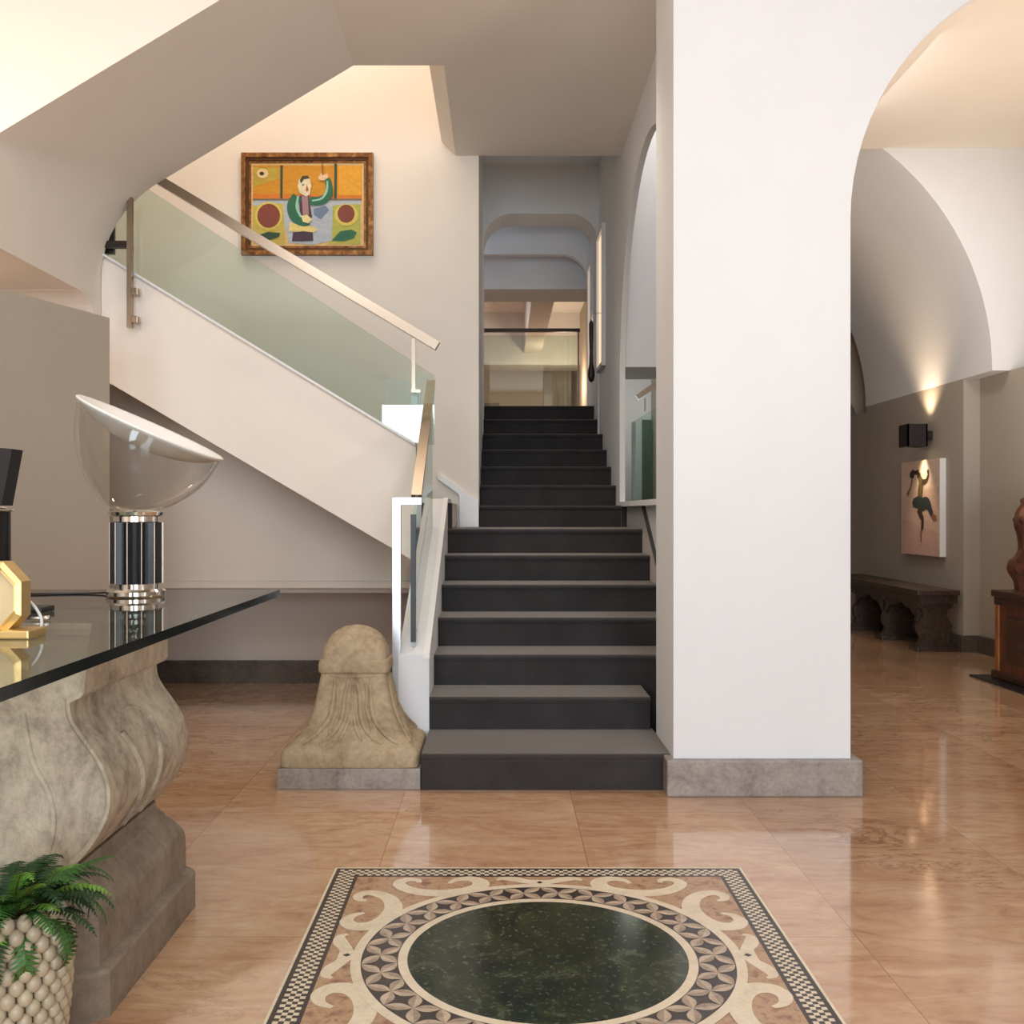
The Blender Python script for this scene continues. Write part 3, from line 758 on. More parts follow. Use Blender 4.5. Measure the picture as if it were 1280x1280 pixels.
# ------------------------------------------------------------------ table lamp
lx, ly = -1.0, 2.81
lamp = thing('table_lamp', 'glass-bowled table lamp with a fluted black column standing on the glass desk', 'lamp', (lx, ly, TZ))
z0 = TZ
bm = bmesh.new(); lathe(bm, [(.074, 0), (.078, .004), (.078, .014), (.072, .020), (.060, .022), (.060, .034), (.066, .036)], (lx, ly, z0 + .0005), 48)
build('base', bm, 'chrome', lamp, smooth=True, auto=35)
bm = bmesh.new(); NF = 12; zt0, zt1 = z0 + .036, z0 + .202
pts = []
for k in range(NF * 6):
    t = 2 * pi * k / (NF * 6); u = (k % 6) / 6
    r = .070 - .013 * (sin(pi * u))
    pts.append((lx + r * cos(t), ly + r * sin(t)))
prism(bm, pts, 'Z', zt0, zt1)
col = build('column', bm, 'black_gloss', lamp)
bm = bmesh.new()
for k in range(NF):
    t = 2 * pi * k / NF; r = .0705
    c = Vector((lx + r * cos(t), ly + r * sin(t), 0)); tube(bm, [(c.x, c.y, zt0), (c.x, c.y, zt1)], .0019, 6)
subpart('fluting_edges', bm, 'chrome', col)
bm = bmesh.new(); lathe(bm, [(.055, .200), (.060, .204), (.060, .218), (.072, .222), (.074, .230), (.050, .236), (.02, .238)], (lx, ly, z0), 48)
build('collar', bm, 'chrome', lamp, smooth=True, auto=35)
# bowl: deep parabolic glass, cut off by a tilted rim that rises to the left
tilt = radians(24.8); RB_ = .201
rim_c = Vector((lx + .037, ly, z0 + .452))
u_ax = Vector((cos(tilt), 0, -sin(tilt))); n_ax = Vector((sin(tilt), 0, cos(tilt)))
bot = Vector((lx, ly, z0 + .234))
bm = bmesh.new(); SEG = 56; rows = []
rimpts = [rim_c + u_ax * RB_ * cos(2 * pi * k / SEG) + Vector((0, 1, 0)) * RB_ * sin(2 * pi * k / SEG) for k in range(SEG)]
LEFT = cr([(0, 0), (.3, .05), (.6, .18), (.885, .354), (1.05, .56), (1.085, .78), (1, 1)], 4)
RIGHT = cr([(0, 0), (.22, .08), (.42, .21), (.60, .36), (.76, .54), (.89, .76), (1, 1)], 4)
for lv, rv in zip(LEFT, RIGHT):
    row = []
    for k in range(SEG):
        th = 2 * pi * k / SEG; rp = rimpts[k]; wgt = (1 + cos(th)) / 2
        f = lv[0] * (1 - wgt) + rv[0] * wgt; g_ = lv[1] * (1 - wgt) + rv[1] * wgt
        e = Vector((bot.x + .05 * cos(th), bot.y + .05 * sin(th), bot.z))
        row.append(bm.verts.new((e.x + (rp.x - e.x) * f, e.y + (rp.y - e.y) * f, e.z + (rp.z - e.z) * g_)))
    rows.append(row)
for a, b in zip(rows, rows[1:]):
    for k in range(SEG): bm.faces.new((a[k], a[(k + 1) % SEG], b[(k + 1) % SEG], b[k]))
bm.faces.new(rows[0][::-1])
build('glass_bowl', bm, 'bowl_glass', lamp, smooth=True)
# white concave reflector dish with a rolled rim
bm = bmesh.new(); rows = []
for r, d in ((.018, -.052), (.06, -.049), (.10, -.042), (.14, -.030), (.175, -.014), (.196, .000), (.206, .006), (.209, .010), (.206, .013), (.196, .010), (.175, -.006), (.14, -.022), (.10, -.034), (.06, -.042), (.018, -.045)):
    rows.append([bm.verts.new(rim_c + n_ax * d + (u_ax * cos(2 * pi * k / SEG) + Vector((0, 1, 0)) * sin(2 * pi * k / SEG)) * r) for k in range(SEG)])
for a, b in zip(rows, rows[1:]):
    for k in range(SEG): bm.faces.new((a[k], a[(k + 1) % SEG], b[(k + 1) % SEG], b[k]))
bm.faces.new(rows[0]); bm.faces.new(rows[-1])
build('reflector', bm, 'white_plastic', lamp, smooth=True)
bm = bmesh.new()
pts = cr([(lx - .06, ly + .03, z0 + .012), (lx - .14, ly + .06, z0 + .003), (lx - .34, ly + .03, z0 + .003), (lx - .55, ly + .04, z0 + .003), (lx - .8, ly + .02, z0 + .003)], 5)
tube(bm, pts, .0028, 6); build('cord', bm, 'black', lamp, smooth=True)

# ------------------------------------------------------------------ small things on the desk
def D(px, py): # a spot on the desk top
    q = (EYE - TZ) * 1050 / (py - 640); return Vector(((px - 626) / 1050 * q, q * K, TZ))
o0 = D(6, 797); o0.x = -.955; oy = o0.y
s_ = oy / 1280
oc = thing('desk_clock', 'gold octagonal stand with a cream face on a small gold base at the desk edge', 'clock', (-1.0, oy, TZ))
cx = (-13 - 626) * s_; cz = EYE - (748 - 640) * s_; rw = 42 * s_; rh = 46 * s_
def octa(k): 
    c_ = .46; return [(cx - rw * k, cz - rh * k * c_), (cx - rw * k * c_, cz - rh * k), (cx + rw * k * c_, cz - rh * k), (cx + rw * k, cz - rh * k * c_), (cx + rw * k, cz + rh * k * c_), (cx + rw * k * c_, cz + rh * k), (cx - rw * k * c_, cz + rh * k), (cx - rw * k, cz + rh * k * c_)]
bm = bmesh.new()
def octring(bm, k0, k1, y0, y1):
    A, B = octa(k0), octa(k1); n = 8
    r = [[bm.verts.new((p[0], y, p[1])) for p in q] for q, y in ((A, y1), (A, y0 + .004), (B, y0), (B, y1))]
    for a, b in zip(r, r[1:] + r[:1]):
        for i in range(n): bm.faces.new((a[i], a[(i + 1) % n], b[(i + 1) % n], b[i]))
octring(bm, 1.0, .86, oy - .012, oy + .03); octring(bm, .86, .74, oy - .004, oy + .03)
build('frame', bm, 'gold', oc)
bm = bmesh.new(); prism(bm, octa(.745), 'Y', oy + .004, oy + .028); build('face', bm, 'cream', oc)
bm = bmesh.new(); xr = (45 - 626) * s_; box(bm, -1.12, xr, oy - .03, oy + .045, TZ + .0005, TZ + .016, bev=.003); build('base', bm, 'gold', oc)

cab = []
for (px, py) in ((26, 748), (36, 751), (46, 762), (52, 775), (50, 787), (44, 793)):
    y = oy + .06; cab.append(((px - 626) / 1280 * y, y, max(TZ + .004, EYE - (py - 640) / 1280 * y)))
bm = bmesh.new(); tube(bm, cr(cab, 5), .003, 8)
o = build('white_cable', bm, 'white_plastic', smooth=True); tag(o, 'white charging cable arching beside the gold clock on the desk', 'cable')
p = D(57, 776)
bm = bmesh.new(); tube(bm, [(p.x - .03, p.y, TZ + .005), (p.x - .006, p.y, TZ + .0055)], .0036, 8); tube(bm, [(p.x - .006, p.y, TZ + .0058), (p.x + .008, p.y, TZ + .0058)], .0055, 10)
o = build('cable_plug', bm, 'chrome', smooth=True); tag(o, 'small shiny cable plug lying on the glass desk right of the white cable', 'plug')
p = D(38, 766); bm = bmesh.new(); box(bm, p.x - .09, p.x + .035, p.y - .02, p.y + .05, TZ + .0005, TZ + .014, bev=.004)
o = build('card_box', bm, 'black'); tag(o, 'flat black box lying on the desk behind the gold clock', 'box')

sy_ = 2.62; ss = sy_ / 1280
sd = thing('flared_stand', 'tall black stand with a flared top at the left end of the desk', 'stand', ((-14 - 626) * ss, sy_, TZ))
bx = (-14 - 626) * ss
bm = bmesh.new(); lathe(bm, [(.040, 0), (.052, .004), (.052, .02), (.0515, EYE - TZ + 4 * ss)], (bx, sy_, TZ + .0005), 28); build('post', bm, 'black', sd, smooth=True, auto=40)
bm = bmesh.new()
r0 = [(bx - .045, EYE + 8 * ss), (bx + .047, EYE + 8 * ss), ((22 - 626) * ss, EYE + 78 * ss), (bx - .07, EYE + 84 * ss)]
prism(bm, r0, 'Y', sy_ - .03, sy_ + .03); build('flared_top', bm, 'leather', sd)
bm = bmesh.new(); n = 24
tube(bm, [(bx + .056 * cos(2 * pi * k / n), sy_ + .056 * sin(2 * pi * k / n), EYE + 5 * ss - .006 * cos(2 * pi * k / n)) for k in range(n + 1)], .004, 6, cap=False); build('ring', bm, 'chrome', sd, smooth=True)

# ------------------------------------------------------------------ potted fern
fx, fy = -.875, 1.82
q_ = fy / 1280
fern = thing('potted_fern', 'green fern in a knobbly ivory pot on the floor before the stone pedestal', 'plant', (fx, fy, 0))
PR = .104; PH = EYE - (1128 - 640) * q_
bm = bmesh.new()
def pr(z):
    t = z / PH; return PR * (.74 + .52 * t - .26 * t * t * t * 1.0) * (1 if t < .9 else 1 - (t - .9) * .6)
lathe(bm, [(pr(z) * .93, z) for z in [PH * i / 16 for i in range(17)]] + [(pr(PH) * .80, PH), (pr(PH) * .78, PH * .9)], (fx, fy, 0), 40, mat=1)
NK = 22; rows = 17
for i in range(rows):
    z = PH * (i + .55) / rows
    for k in range(NK):
        t = 2 * pi * (k + .5 * (i % 2)) / NK; r = pr(z)
        c = Vector((fx + r * .925 * cos(t), fy + r * .925 * sin(t), z))
        mt = Matrix.Translation(c) @ Matrix.Rotation(t, 4, 'Z') @ Matrix.Diagonal((.013, 2 * pi * r / NK * .44, PH / rows * .74, 1))
        res = bmesh.ops.create_uvsphere(bm, u_segments=10, v_segments=7, radius=1, matrix=mt)
build('pot', bm, ['pot_bump', 'pot_gap'], fern, smooth=True, auto=50)
bm = bmesh.new(); lathe(bm, [(.002, PH * .93), (pr(PH) * .79, PH * .92)], (fx, fy, 0), 24); build('soil', bm, 'soil', fern)
def frond(az, lean, length, droop, mat, width):
    bm = bmesh.new(); n = 22; pts = []; p = Vector((fx + cos(az) * .03, fy + sin(az) * .03, PH * .92)); el = lean
    for i in range(n + 1):
        pts.append(p.copy()); p = p + Vector((cos(az) * cos(el), sin(az) * cos(el), sin(el))) * length / n
        el -= droop / n * (1 + 1.2 * i / n)
    tube(bm, pts, [.0018 * (1 - .7 * i / n) for i in range(n + 1)], 5, mat=1)
    for i in range(4, n + 1):
        d = (pts[i] - pts[i - 1]).normalized(); s = d.cross(Vector((0, 0, 1)))
        if s.length < .05: s = Vector((-sin(az), cos(az), 0))
        s.normalize(); up = s.cross(d).normalized()
        t = (i - 4) / (n - 4); ll = width * (sin(pi * (.22 + .78 * t)) ** .8 + .06) * random.uniform(.85, 1.1)
        for sg in (-1, 1):
            a = pts[i]; tip = a + (s * sg * 1.0 + d * .42 - up * .22 * random.uniform(.2, 1.4)) * ll
            # toothed leaflet: spine plus lobes
            m_ = 4; base_w = length / n * .52
            prev = None; L_ = []; R_ = []
            for j in range(m_ + 1):
                u = j / m_; c = a.lerp(tip, u) - up * .1 * ll * u * u
                w_ = base_w * (1 - u) ** .7 * (1.0 if j % 2 == 0 else .72) + .0004
                L_.append(bm.verts.new(c + d * w_ + up * .0015)); R_.append(bm.verts.new(c - d * w_ + up * .0015))
            for j in range(m_):
                bm.faces.new((L_[j], L_[j + 1], R_[j + 1], R_[j]))
    build('frond', bm, [mat, 'stalk'], fern)
for k in range(84):
    az = 2 * pi * k / 84 * 5.0 + random.uniform(-.25, .25); front = -1.3 < ((az + pi) % (2 * pi)) - pi < .3
    frond(az, random.uniform(.55, 1.45), random.uniform(.11, .20), random.uniform(.6, 1.5) if front else random.uniform(1.1, 2.4), random.choice(['leaf', 'leaf', 'leaf_dark', 'leaf_dark', 'leaf_dark', 'leaf_light']), random.uniform(.016, .027))
for az, ln, le, dr, mt_ in ((-2.2, .4, .27, 3.0, 'leaf'), (-1.75, .35, .25, 3.0, 'leaf_light'), (-1.3, .5, .2, 2.0, 'leaf_dark'), (.1, .95, .22, 1.4, 'leaf_dark'), (-.1, .55, .22, 2.6, 'leaf_dark'), (.25, .8, .21, 1.6, 'leaf'), (-.35, .6, .22, 2.2, 'leaf'), (-1.5, .5, .26, 2.6, 'leaf'), (-1.9, .8, .2, 1.4, 'leaf_light'), (-.9, .45, .24, 3.0, 'leaf'), (.6, 1.0, .20, 1.2, 'leaf_dark')):
    frond(az, ln, le * .85, dr, mt_, .022)

# ------------------------------------------------------------------ floor mosaic
mx, my, mh = .110, 2.424, .598
mos = thing('floor_mosaic', 'square inlaid marble mosaic with a round dark green centre in the floor', 'mosaic', (mx, my, 0))
M['ivory'] = stone('ivory_marble', [(206, 190, 164), (224, 208, 182), (232, 218, 194)], 14, .3, 0.02, .002)
M['tess_dark'] = stone('dark_tessera', [(38, 30, 28), (52, 42, 40), (64, 52, 48)], 18, .3, .02, .002)
M['petal'] = stone('taupe_marble', [(124, 104, 90), (158, 136, 116), (186, 166, 142)], 30, .3, .02, .002)
M['petal_light'] = stone('pale_taupe_marble', [(158, 138, 120), (190, 170, 148), (206, 188, 164)], 30, .3, .02, .002)
M['breccia'] = stone('breccia_marble', [(116, 74, 58), (186, 146, 112), (206, 174, 132), (150, 110, 94)], 26, .3, .02, .002)
def m_verde():
    t = NT('green_marble'); v = t.coord(); n = t.noise(v, 9, 10, .68, 1.2); n2 = t.noise(v, 60, 6, .7)
    c = t.ramp(n, [(.36, lin((14, 22, 17))), (.47, lin((28, 40, 29))), (.56, lin((50, 54, 32))), (.66, lin((70, 84, 64)))])
    c = t.mix(t.ramp(n2, [(.56, (0, 0, 0, 1)), (.68, (.6, .6, .6, 1))]), c, lin((112, 122, 100)))
    t.bsdf(c, .14, Specular_IOR_Level=.35); return t.m
M['verde'] = m_verde()
LV = [.0008 + .0005 * i for i in range(8)]
def flat2(bm, pts, z, mat=0):
    fill(bm, [bm.verts.new((mx + x, my + y, z)) for x, y in pts], pts, mat)
def flat(bm, pts, z, mat=0):
    f = bm.faces.new([bm.verts.new((mx + x, my + y, z)) for x, y in pts]); f.material_index = mat; return f
def sqring(bm, a, b, z, mat=0):
    for s0 in range(4):
        A = [(-a, -a), (a, -a), (a, a), (-a, a)]; B = [(-b, -b), (b, -b), (b, b), (-b, b)]
        flat(bm, [A[s0], A[(s0 + 1) % 4], B[(s0 + 1) % 4], B[s0]], z, mat)
bw = .078
bm = bmesh.new()
sqring(bm, mh, mh - .007, LV[0], 0); sqring(bm, mh - .007, mh - .018, LV[0], 1)
n_ck = 82; inner = mh - bw + .012; outer = mh - .018; rows = 4; cs = (outer - inner) / rows
nn = int(2 * outer / cs)
cs2 = 2 * outer / nn
def chk(i, j): return (i + j) % 2
for i in range(nn):
    for j in range(nn):
        if min(i, j, nn - 1 - i, nn - 1 - j) < rows:
            x0 = -outer + i * cs2; y0 = -outer + j * cs2
            flat(bm, [(x0, y0), (x0 + cs2, y0), (x0 + cs2, y0 + cs2), (x0, y0 + cs2)], LV[0], 0 if chk(i, j) else 1)
inn = outer - rows * cs2
sqring(bm, inn, inn - .010, LV[0], 1)
build('checker_border', bm, ['ivory', 'tess_dark'], mos)
bm = bmesh.new(); e_ = inn - .010; flat(bm, [(-e_, -e_), (e_, -e_), (e_, e_), (-e_, e_)], LV[0]); build('field', bm, 'breccia', mos)
RO, RI, RG = .462, .352, .330
def circ(r, n=128): return [(r * cos(2 * pi * k / n), r * sin(2 * pi * k / n)) for k in range(n)]
def annulus(bm, a, b, z, mat=0, n=128):
    A, B = circ(a, n), circ(b, n)
    for k in range(n): flat(bm, [A[k], A[(k + 1) % n], B[(k + 1) % n], B[k]], z, mat)
bm = bmesh.new(); annulus(bm, RO, RO - .024, LV[2]); build('white_ring', bm, 'ivory', mos)
bm = bmesh.new(); annulus(bm, RI, RG, LV[2]); build('white_ring', bm, 'ivory', mos)
bm = bmesh.new(); ra, rb = RO - .024, RI
annulus(bm, ra, rb, LV[2], 0)
NC = 26; rm = (ra + rb) / 2
def pol(r, t): return (r * cos(t), r * sin(t))
def lens(a, b, fat, z, mats):
    ax, ay = a; bx_, by_ = b; dx, dy = bx_ - ax, by_ - ay; l = math.hypot(dx, dy); nx, ny = -dy / l, dx / l
    up_ = [(ax + dx * u + nx * fat * sin(pi * u), ay + dy * u + ny * fat * sin(pi * u)) for u in [i / 7 for i in range(8)]]
    dn = [(ax + dx * u - nx * fat * sin(pi * u), ay + dy * u - ny * fat * sin(pi * u)) for u in [i / 7 for i in range(8)]]
    mid = [(ax + dx * u, ay + dy * u) for u in [i / 7 for i in range(8)]]
    for i in range(7):
        for S_, mm in ((up_, mats[0]), (dn, mats[1])):
            q = [S_[i], S_[i + 1], mid[i + 1], mid[i]]
            q = [p for j, p in enumerate(q) if math.hypot(p[0] - q[j - 1][0], p[1] - q[j - 1][1]) > 1e-6]
            if len(q) > 2: flat(bm, q, z, mm)
for k in range(NC):
    t0 = 2 * pi * k / NC; h = pi / NC
    c0 = pol(rm, t0)
    for sg in (-1, 1):
        for r in (ra - .002, rb + .002):
            lens(c0, pol(r, t0 + sg * h), .0155, LV[3], (1, 3))
build('star_band', bm, ['tess_dark', 'petal', 'ivory', 'petal_light'], mos)
bm = bmesh.new(); flat(bm, circ(RG), LV[2]); build('roundel', bm, 'verde', mos)
bm = bmesh.new()
SC = [(-.030, .030, .005), (-.048, .058, .010), (-.085, .068, .015), (-.116, .044, .019), (-.112, .002, .021), (-.070, -.030, .021), (0, -.043, .020), (.062, -.028, .018), (.102, .006, .016), (.112, .040, .014), (.090, .062, .012), (.062, .056, .009), (.056, .036, .005)]
MS = [(-.12, .026, .004), (-.105, .042, .010), (-.07, .036, .015), (-.035, .018, .013), (0, .012, .016), (.035, .018, .013), (.07, .036, .015), (.105, .042, .010), (.12, .026, .004)]
for s0 in range(4):
    ca, sa = cos(s0 * pi / 2), sin(s0 * pi / 2)
    for flip in (1, -1):
        pts = [(flip * (t + .285), .437 + n, w * 1.22) for t, n, w in SC]
        st_ = stroke(pts, 1, 5); flat2(bm, [(x * ca - y * sa, x * sa + y * ca) for x, y in st_], LV[1])
    st_ = stroke([(t, .464 + n, w * 1.2) for t, n, w in MS], 1, 5)
    flat2(bm, [(x * ca - y * sa, x * sa + y * ca) for x, y in st_], LV[1])
    d = [(0, .462 + .023), (.009, .462 + .012), (0, .462 + .003), (-.009, .462 + .012)]
    f = flat(bm, [(x * ca - y * sa, x * sa + y * ca) for x, y in d], LV[1] + .0004, 1)
build('scrollwork', bm, ['ivory', 'tess_dark'], mos)

# ------------------------------------------------------------------ right side furniture
bench = thing('bench', 'long dark wooden bench with carved trestle supports along the grey wall', 'bench', (3.29, 8.5, 0))
bm = bmesh.new(); box(bm, 3.12, 3.438, 7.66, 9.75, .425, .462, bev=.005); box(bm, 3.15, 3.43, 7.69, 9.7, .36, .425)
build('seat', bm, 'dark_oak', bench)
half = [(.0, 0), (.145, 0), (.145, .04), (.115, .06), (.105, .10), (.125, .14), (.130, .19), (.105, .23), (.085, .27), (.095, .31), (.135, .335), (.14, .36), (0, .36)]
prof_ = [(3.285 + u, z) for u, z in half[1:-1]] + [(3.285 - u, z) for u, z in half[1:-1][::-1]]
for y in (7.74, 8.45, 9.15):
    bm = bmesh.new(); prism(bm, prof_, 'Y', y, y + .06); build('trestle', bm, 'dark_oak', bench)
    bm = bmesh.new(); box(bm, 3.125, 3.432, y - .06, y + .12, 0, .035, bev=.005); build('foot', bm, 'dark_oak', bench)
for i, (y0, y1) in enumerate(((7.80, 8.45), (8.51, 9.15))):
    n = 12; bm = bmesh.new()
    top = [(y0 + (y1 - y0) * k / n, .36) for k in range(n + 1)]
    low = [(y0 + (y1 - y0) * k / n, .36 - .03 - .10 * abs(2 * k / n - 1) ** 2 - .012 * cos(6 * pi * k / n)) for k in range(n + 1)]
    prism(bm, top + low[::-1], 'X', 3.17, 3.195); build('apron', bm, 'dark_oak', bench)

settle = thing('carved_settle', 'old walnut settle with a carved scroll arm at the right edge of the photo', 'settle', (3.32, 5.9, 0))
bm = bmesh.new(); box(bm, 3.112, 3.55, 5.20, 6.43, .055, .52); build('chest', bm, 'walnut', settle)
bm = bmesh.new(); box(bm, 3.09, 3.555, 5.18, 6.46, .52, .562, bev=.006); build('seat', bm, 'walnut_dark', settle)
bm = bmesh.new(); box(bm, 3.095, 3.56, 5.17, 6.47, .012, .058, bev=.008); box(bm, 3.102, 3.12, 5.2, 6.44, .47, .52); build('moulding', bm, 'walnut_dark', settle)
for y in (5.20, 6.385):
    bm = bmesh.new(); box(bm, 3.102, 3.118, y, y + .045, .06, .47, bev=.003); build('corner_post', bm, 'honey', settle)
bm = bmesh.new(); box(bm, 3.106, 3.114, 5.32, 6.30, .12, .42, bev=.003); build('front_panel', bm, 'walnut_dark', settle)
# carved arm / cheek at the far end
bm = bmesh.new()
arm = cr([(3.17, .562), (3.16, .62), (3.125, .68), (3.13, .74), (3.17, .775), (3.19, .82), (3.185, .90), (3.165, .97), (3.175, 1.05), (3.21, 1.10), (3.235, 1.16), (3.25, 1.21), (3.28, 1.16), (3.32, 1.18), (3.40, 1.24), (3.50, 1.26), (3.545, 1.2), (3.545, .562)], 4)
prism(bm, [(min(p[0] + .05, 3.545), p[1]) for p in arm], 'Y', 6.36, 6.42)
build('carved_cheek', bm, 'walnut', settle)
for (x, z, r) in ((3.21, .70, .028), (3.24, 1.0, .02), (3.285, 1.12, .018)):
    bm = bmesh.new(); tube(bm, [(x, 6.335, z), (x, 6.445, z)], r, 16); build('scroll', bm, 'walnut', settle)
bm = bmesh.new()
prism(bm, [(5.2, .562), (6.36, .562), (6.36, 1.02)] + [(6.36 - 1.16 * k / 16, 1.05 + .09 * sin(pi * k / 16) + .02 * cos(10 * pi * k / 16)) for k in range(1, 16)] + [(5.2, 1.02)], 'X', 3.50, 3.545)
build('back_board', bm, 'walnut', settle)
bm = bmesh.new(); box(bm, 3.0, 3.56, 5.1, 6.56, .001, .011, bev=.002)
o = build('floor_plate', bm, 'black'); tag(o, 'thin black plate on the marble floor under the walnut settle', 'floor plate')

sc_y = 8.27; scn = thing('wall_lamp', 'dark brown box wall lamp throwing light up and down above the canvas', 'lamp', (3.45, sc_y, 1.66))
bm = bmesh.new(); box(bm, 3.40, 3.469, sc_y - .045, sc_y + .045, 1.63, 1.70); build('wall_plate', bm, 'sconce', scn)
bm = bmesh.new()
for x0, x1, y0, y1 in ((3.25, 3.262, -.09, .09), (3.398, 3.41, -.09, .09), (3.25, 3.41, -.09, -.078), (3.25, 3.41, .078, .09)):
    box(bm, x0, x1, sc_y + y0, sc_y + y1, 1.575, 1.755)
box(bm, 3.262, 3.398, sc_y - .078, sc_y + .078, 1.60, 1.61); box(bm, 3.262, 3.398, sc_y - .078, sc_y + .078, 1.72, 1.73)
build('housing', bm, 'sconce', scn)
bm = bmesh.new(); lathe(bm, [(.03, 1.596), (.03, 1.600)], (3.33, sc_y, 0), 16); build('lens', bm, 'lens', scn)
bm = bmesh.new(); lathe(bm, [(.03, 1.73), (.03, 1.734)], (3.33, sc_y, 0), 16); build('lens', bm, 'lens', scn)

# corridor wall pieces
def wallpanel(y0, y1, z0, z1, label):
    t = thing('wall_frame', label, 'frame', (XS - .01, (y0 + y1) / 2, z0))
    bm = bmesh.new(); box(bm, XS - .03, XS - .001, y0, y1, z0, z0 + .03); box(bm, XS - .03, XS - .001, y0, y1, z1 - .03, z1)
    box(bm, XS - .03, XS - .001, y0, y0 + .03, z0 + .03, z1 - .03); box(bm, XS - .03, XS - .001, y1 - .03, y1, z0 + .03, z1 - .03); build('frame', bm, 'plaster', t)
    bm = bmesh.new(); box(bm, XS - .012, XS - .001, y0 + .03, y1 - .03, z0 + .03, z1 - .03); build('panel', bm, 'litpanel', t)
wallpanel(7.46, 7.90, 2.12, 3.16, 'nearer tall pale lit frame on the corridor wall right of the steps')
wallpanel(8.42, 8.70, 2.22, 3.12, 'farther tall pale lit frame on the corridor wall, beyond the hanging black club')
hy = 7.98; hg = thing('hanging_club', 'slim black club with a chrome cap hanging on the corridor wall beyond the steps', 'wall ornament', (.62, 7.6, 2.2))
hx = .665; hy = 7.52
def H(py): return EYE - (py - 640) / 1280 * hy
bm = bmesh.new(); lathe(bm, [(.004, H(478)), (.018, H(476)), (.026, H(470)), (.024, H(463)), (.016, H(455)), (.013, H(440)), (.017, H(420)), (.018, H(405)), (.012, H(402))], (hx + .0, hy, 0), 20); build('shaft', bm, 'leather', hg, smooth=True)
bm = bmesh.new(); lathe(bm, [(.010, H(403)), (.010, H(397)), (.005, H(393)), (.003, H(390))], (hx, hy, 0), 14); tube(bm, [(hx, hy, H(392)), (XS - .001, hy, H(391))], .004, 8); build('cap_hook', bm, 'chrome', hg, smooth=True)

# ------------------------------------------------------------------ lights
def area(name, loc, rot, sx_, sy_, e, col=(1, 1, 1)):
    l = bpy.data.lights.new(name, 'AREA'); l.shape = 'RECTANGLE'; l.size = sx_; l.size_y = sy_; l.energy = e; l.color = col
    o = bpy.data.objects.new(name, l); C.objects.link(o); o.location = loc; o.rotation_euler = rot; return o
def point(name, loc, e, col, r=.06):
    l = bpy.data.lights.new(name, 'POINT'); l.energy = e; l.color = col; l.shadow_soft_size = r
    o = bpy.data.objects.new(name, l); C.objects.link(o); o.location = loc; return o
def spot(name, loc, to, e, col, ang, blend=.6, r=.03):
    l = bpy.data.lights.new(name, 'SPOT'); l.energy = e; l.color = col; l.spot_size = radians(ang); l.spot_blend = blend; l.shadow_soft_size = r
    o = bpy.data.objects.new(name, l); C.objects.link(o); o.location = loc
    o.rotation_euler = (Vector(to) - Vector(loc)).to_track_quat('-Z', 'Y').to_euler(); return o
WARM = (1, .72, .46); SOFT = (1, .86, .72); DAY = (.76, .89, 1)
area('window_daylight', (-1.15, -4.9, 1.55), (radians(90), 0, 0), 1.25, 2.2, 105, DAY)
area('window_daylight', (1.55, -4.9, 1.7), (radians(90), 0, 0), 2.0, 2.7, 175, DAY)
area('overhead_fill', (-1.3, .2, 3.85), (radians(10), 0, 0), 1.6, 2.4, 95, (.90, .95, 1))  # added overhead panel with no known fitting, brightens partition and desk
spot('uplight_reception', (-2.32, 3.35, 2.26), (-2.32, 3.35, 4), 12, WARM, 164, .06, .05)
point('uplight_glow', (-2.25, 3.80, 2.42), 3, WARM, .05)
spot('ceiling_fill', (-2.9, 1.6, 2.0), (-1.6, 3.4, 4.0), 22, (1, .80, .62), 150, .8, .12)  # added off-frame spot, lifts the soffit and landing ceiling
spot('soffit_fill', (2.9, .9, 1.3), (-.7, 4.7, 3.1), 95, (1, .85, .70), 62, 1, .2)  # unseen spot added to brighten the soffits from the right
spot('partition_fill', (-.9, 2.0, 3.6), (-2.0, 4.0, 1.2), 25, SOFT, 80, .9, .15)  # extra spot, put in only to lighten the partition
spot('stair_fill', (.25, 4.75, 3.29), (.25, 4.7, 0), 75, SOFT, 125, .8, .12)  # no known fitting; added from above to lighten the treads
area('stairwell_light', (-1.4, 5.75, 4.5), (0, 0, 0), 2.0, .8, 25, (1, .84, .68))
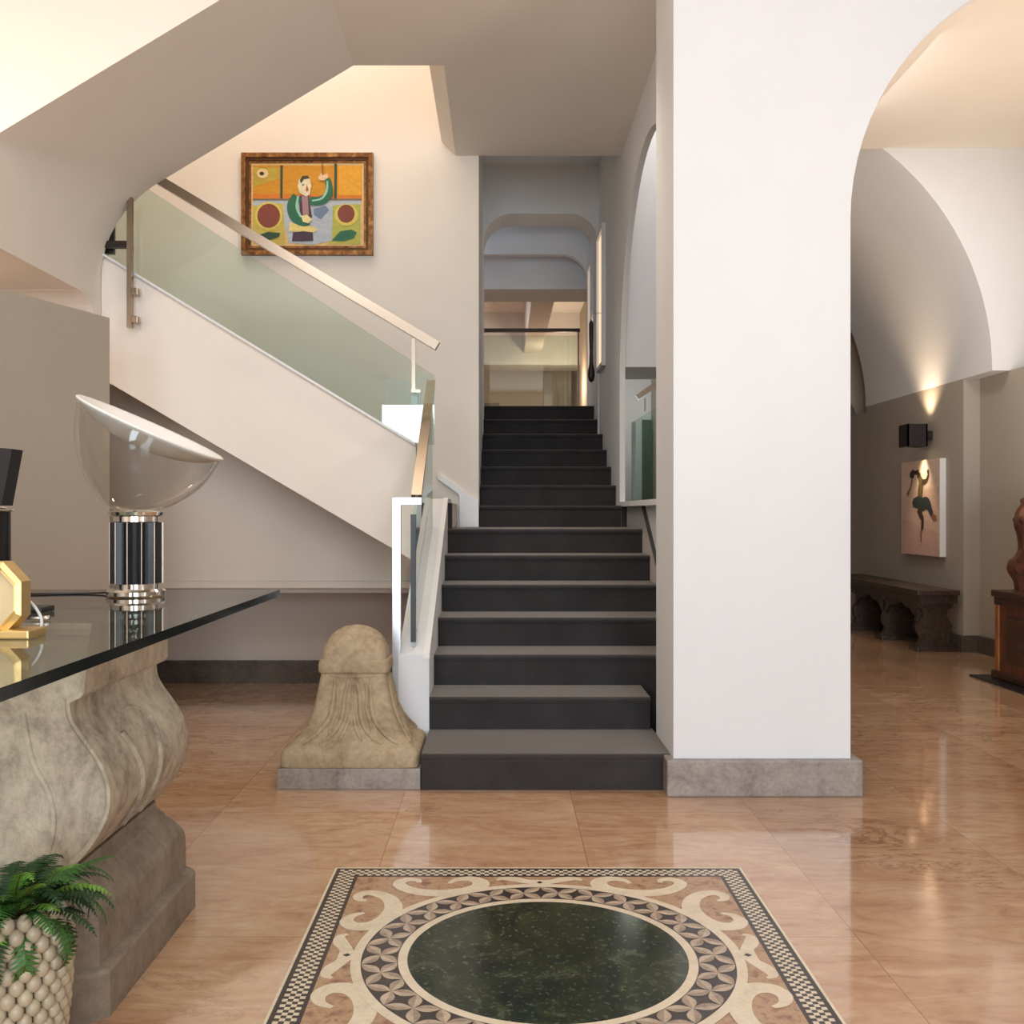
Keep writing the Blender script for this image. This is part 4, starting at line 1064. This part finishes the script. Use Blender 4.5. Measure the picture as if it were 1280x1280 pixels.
area('void_light', (1.04, 5.6, 3.85), (0, 0, 0), .3, 1.6, 9, (1, .93, .88))
point('void_fill', (1.05, 8.0, 1.95), 4, (1, .97, .90), .08)  # added point source, brightens the dark opening beside the stairs
point('hall_lamp', (.78, 12.6, 2.6), 16, WARM, .1)
area('hall_light', (-1.0, 11.4, 3.55), (0, 0, 0), 1.6, 1.6, 20, (1, .94, .88))
area('room_light', (2.7, 5.2, 1.0), (radians(180), 0, 0), 2.0, 2.0, 50, SOFT)
area('room_fill', (2.3, 6.0, 3.6), (0, radians(-18), 0), 1.0, 1.0, 34, (1, .95, .9))  # added panel without a known fitting, lifts the grey walls
area('side_window', (4.4, .2, 1.9), (radians(90), 0, radians(40)), 3.0, 2.4, 75, DAY)
spot('wall_lamp_up', (3.36, sc_y, 1.76), (3.40, sc_y, 3.2), 24, WARM, 104, 1, .03)
spot('wall_lamp_down', (3.34, sc_y, 1.57), (3.40, sc_y, .3), 18, WARM, 76, 1)
point('niche_led', (-2.45, 4.3, 1.98), 2.0, WARM, .05)

w = bpy.data.worlds.new('sky'); bpy.context.scene.world = w; w.use_nodes = True
bg = w.node_tree.nodes['Background']; bg.inputs['Color'].default_value = (.75, .85, 1, 1); bg.inputs['Strength'].default_value = 1.0

# ------------------------------------------------------------------ camera and view
cam = bpy.data.cameras.new('camera'); co = bpy.data.objects.new('camera', cam); C.objects.link(co)
co.location = (0, 0, EYE); co.rotation_euler = (radians(90), 0, 0)
cam.sensor_width = 36; cam.lens = 36; cam.shift_x = 14 / 1280; cam.clip_start = .05
sc = bpy.context.scene; sc.camera = co
sc.view_settings.view_transform = 'Standard'; sc.view_settings.look = 'None'; sc.view_settings.exposure = .17; sc.view_settings.gamma = 1
sc.view_settings.use_curve_mapping = False
try:
    sc.cycles.use_denoising = True; sc.cycles.max_bounces = 10; sc.cycles.diffuse_bounces = 6; sc.cycles.glossy_bounces = 5
    sc.cycles.transparent_max_bounces = 16; sc.cycles.caustics_reflective = False; sc.cycles.caustics_refractive = False
    sc.cycles.sample_clamp_indirect = 6
except Exception: pass
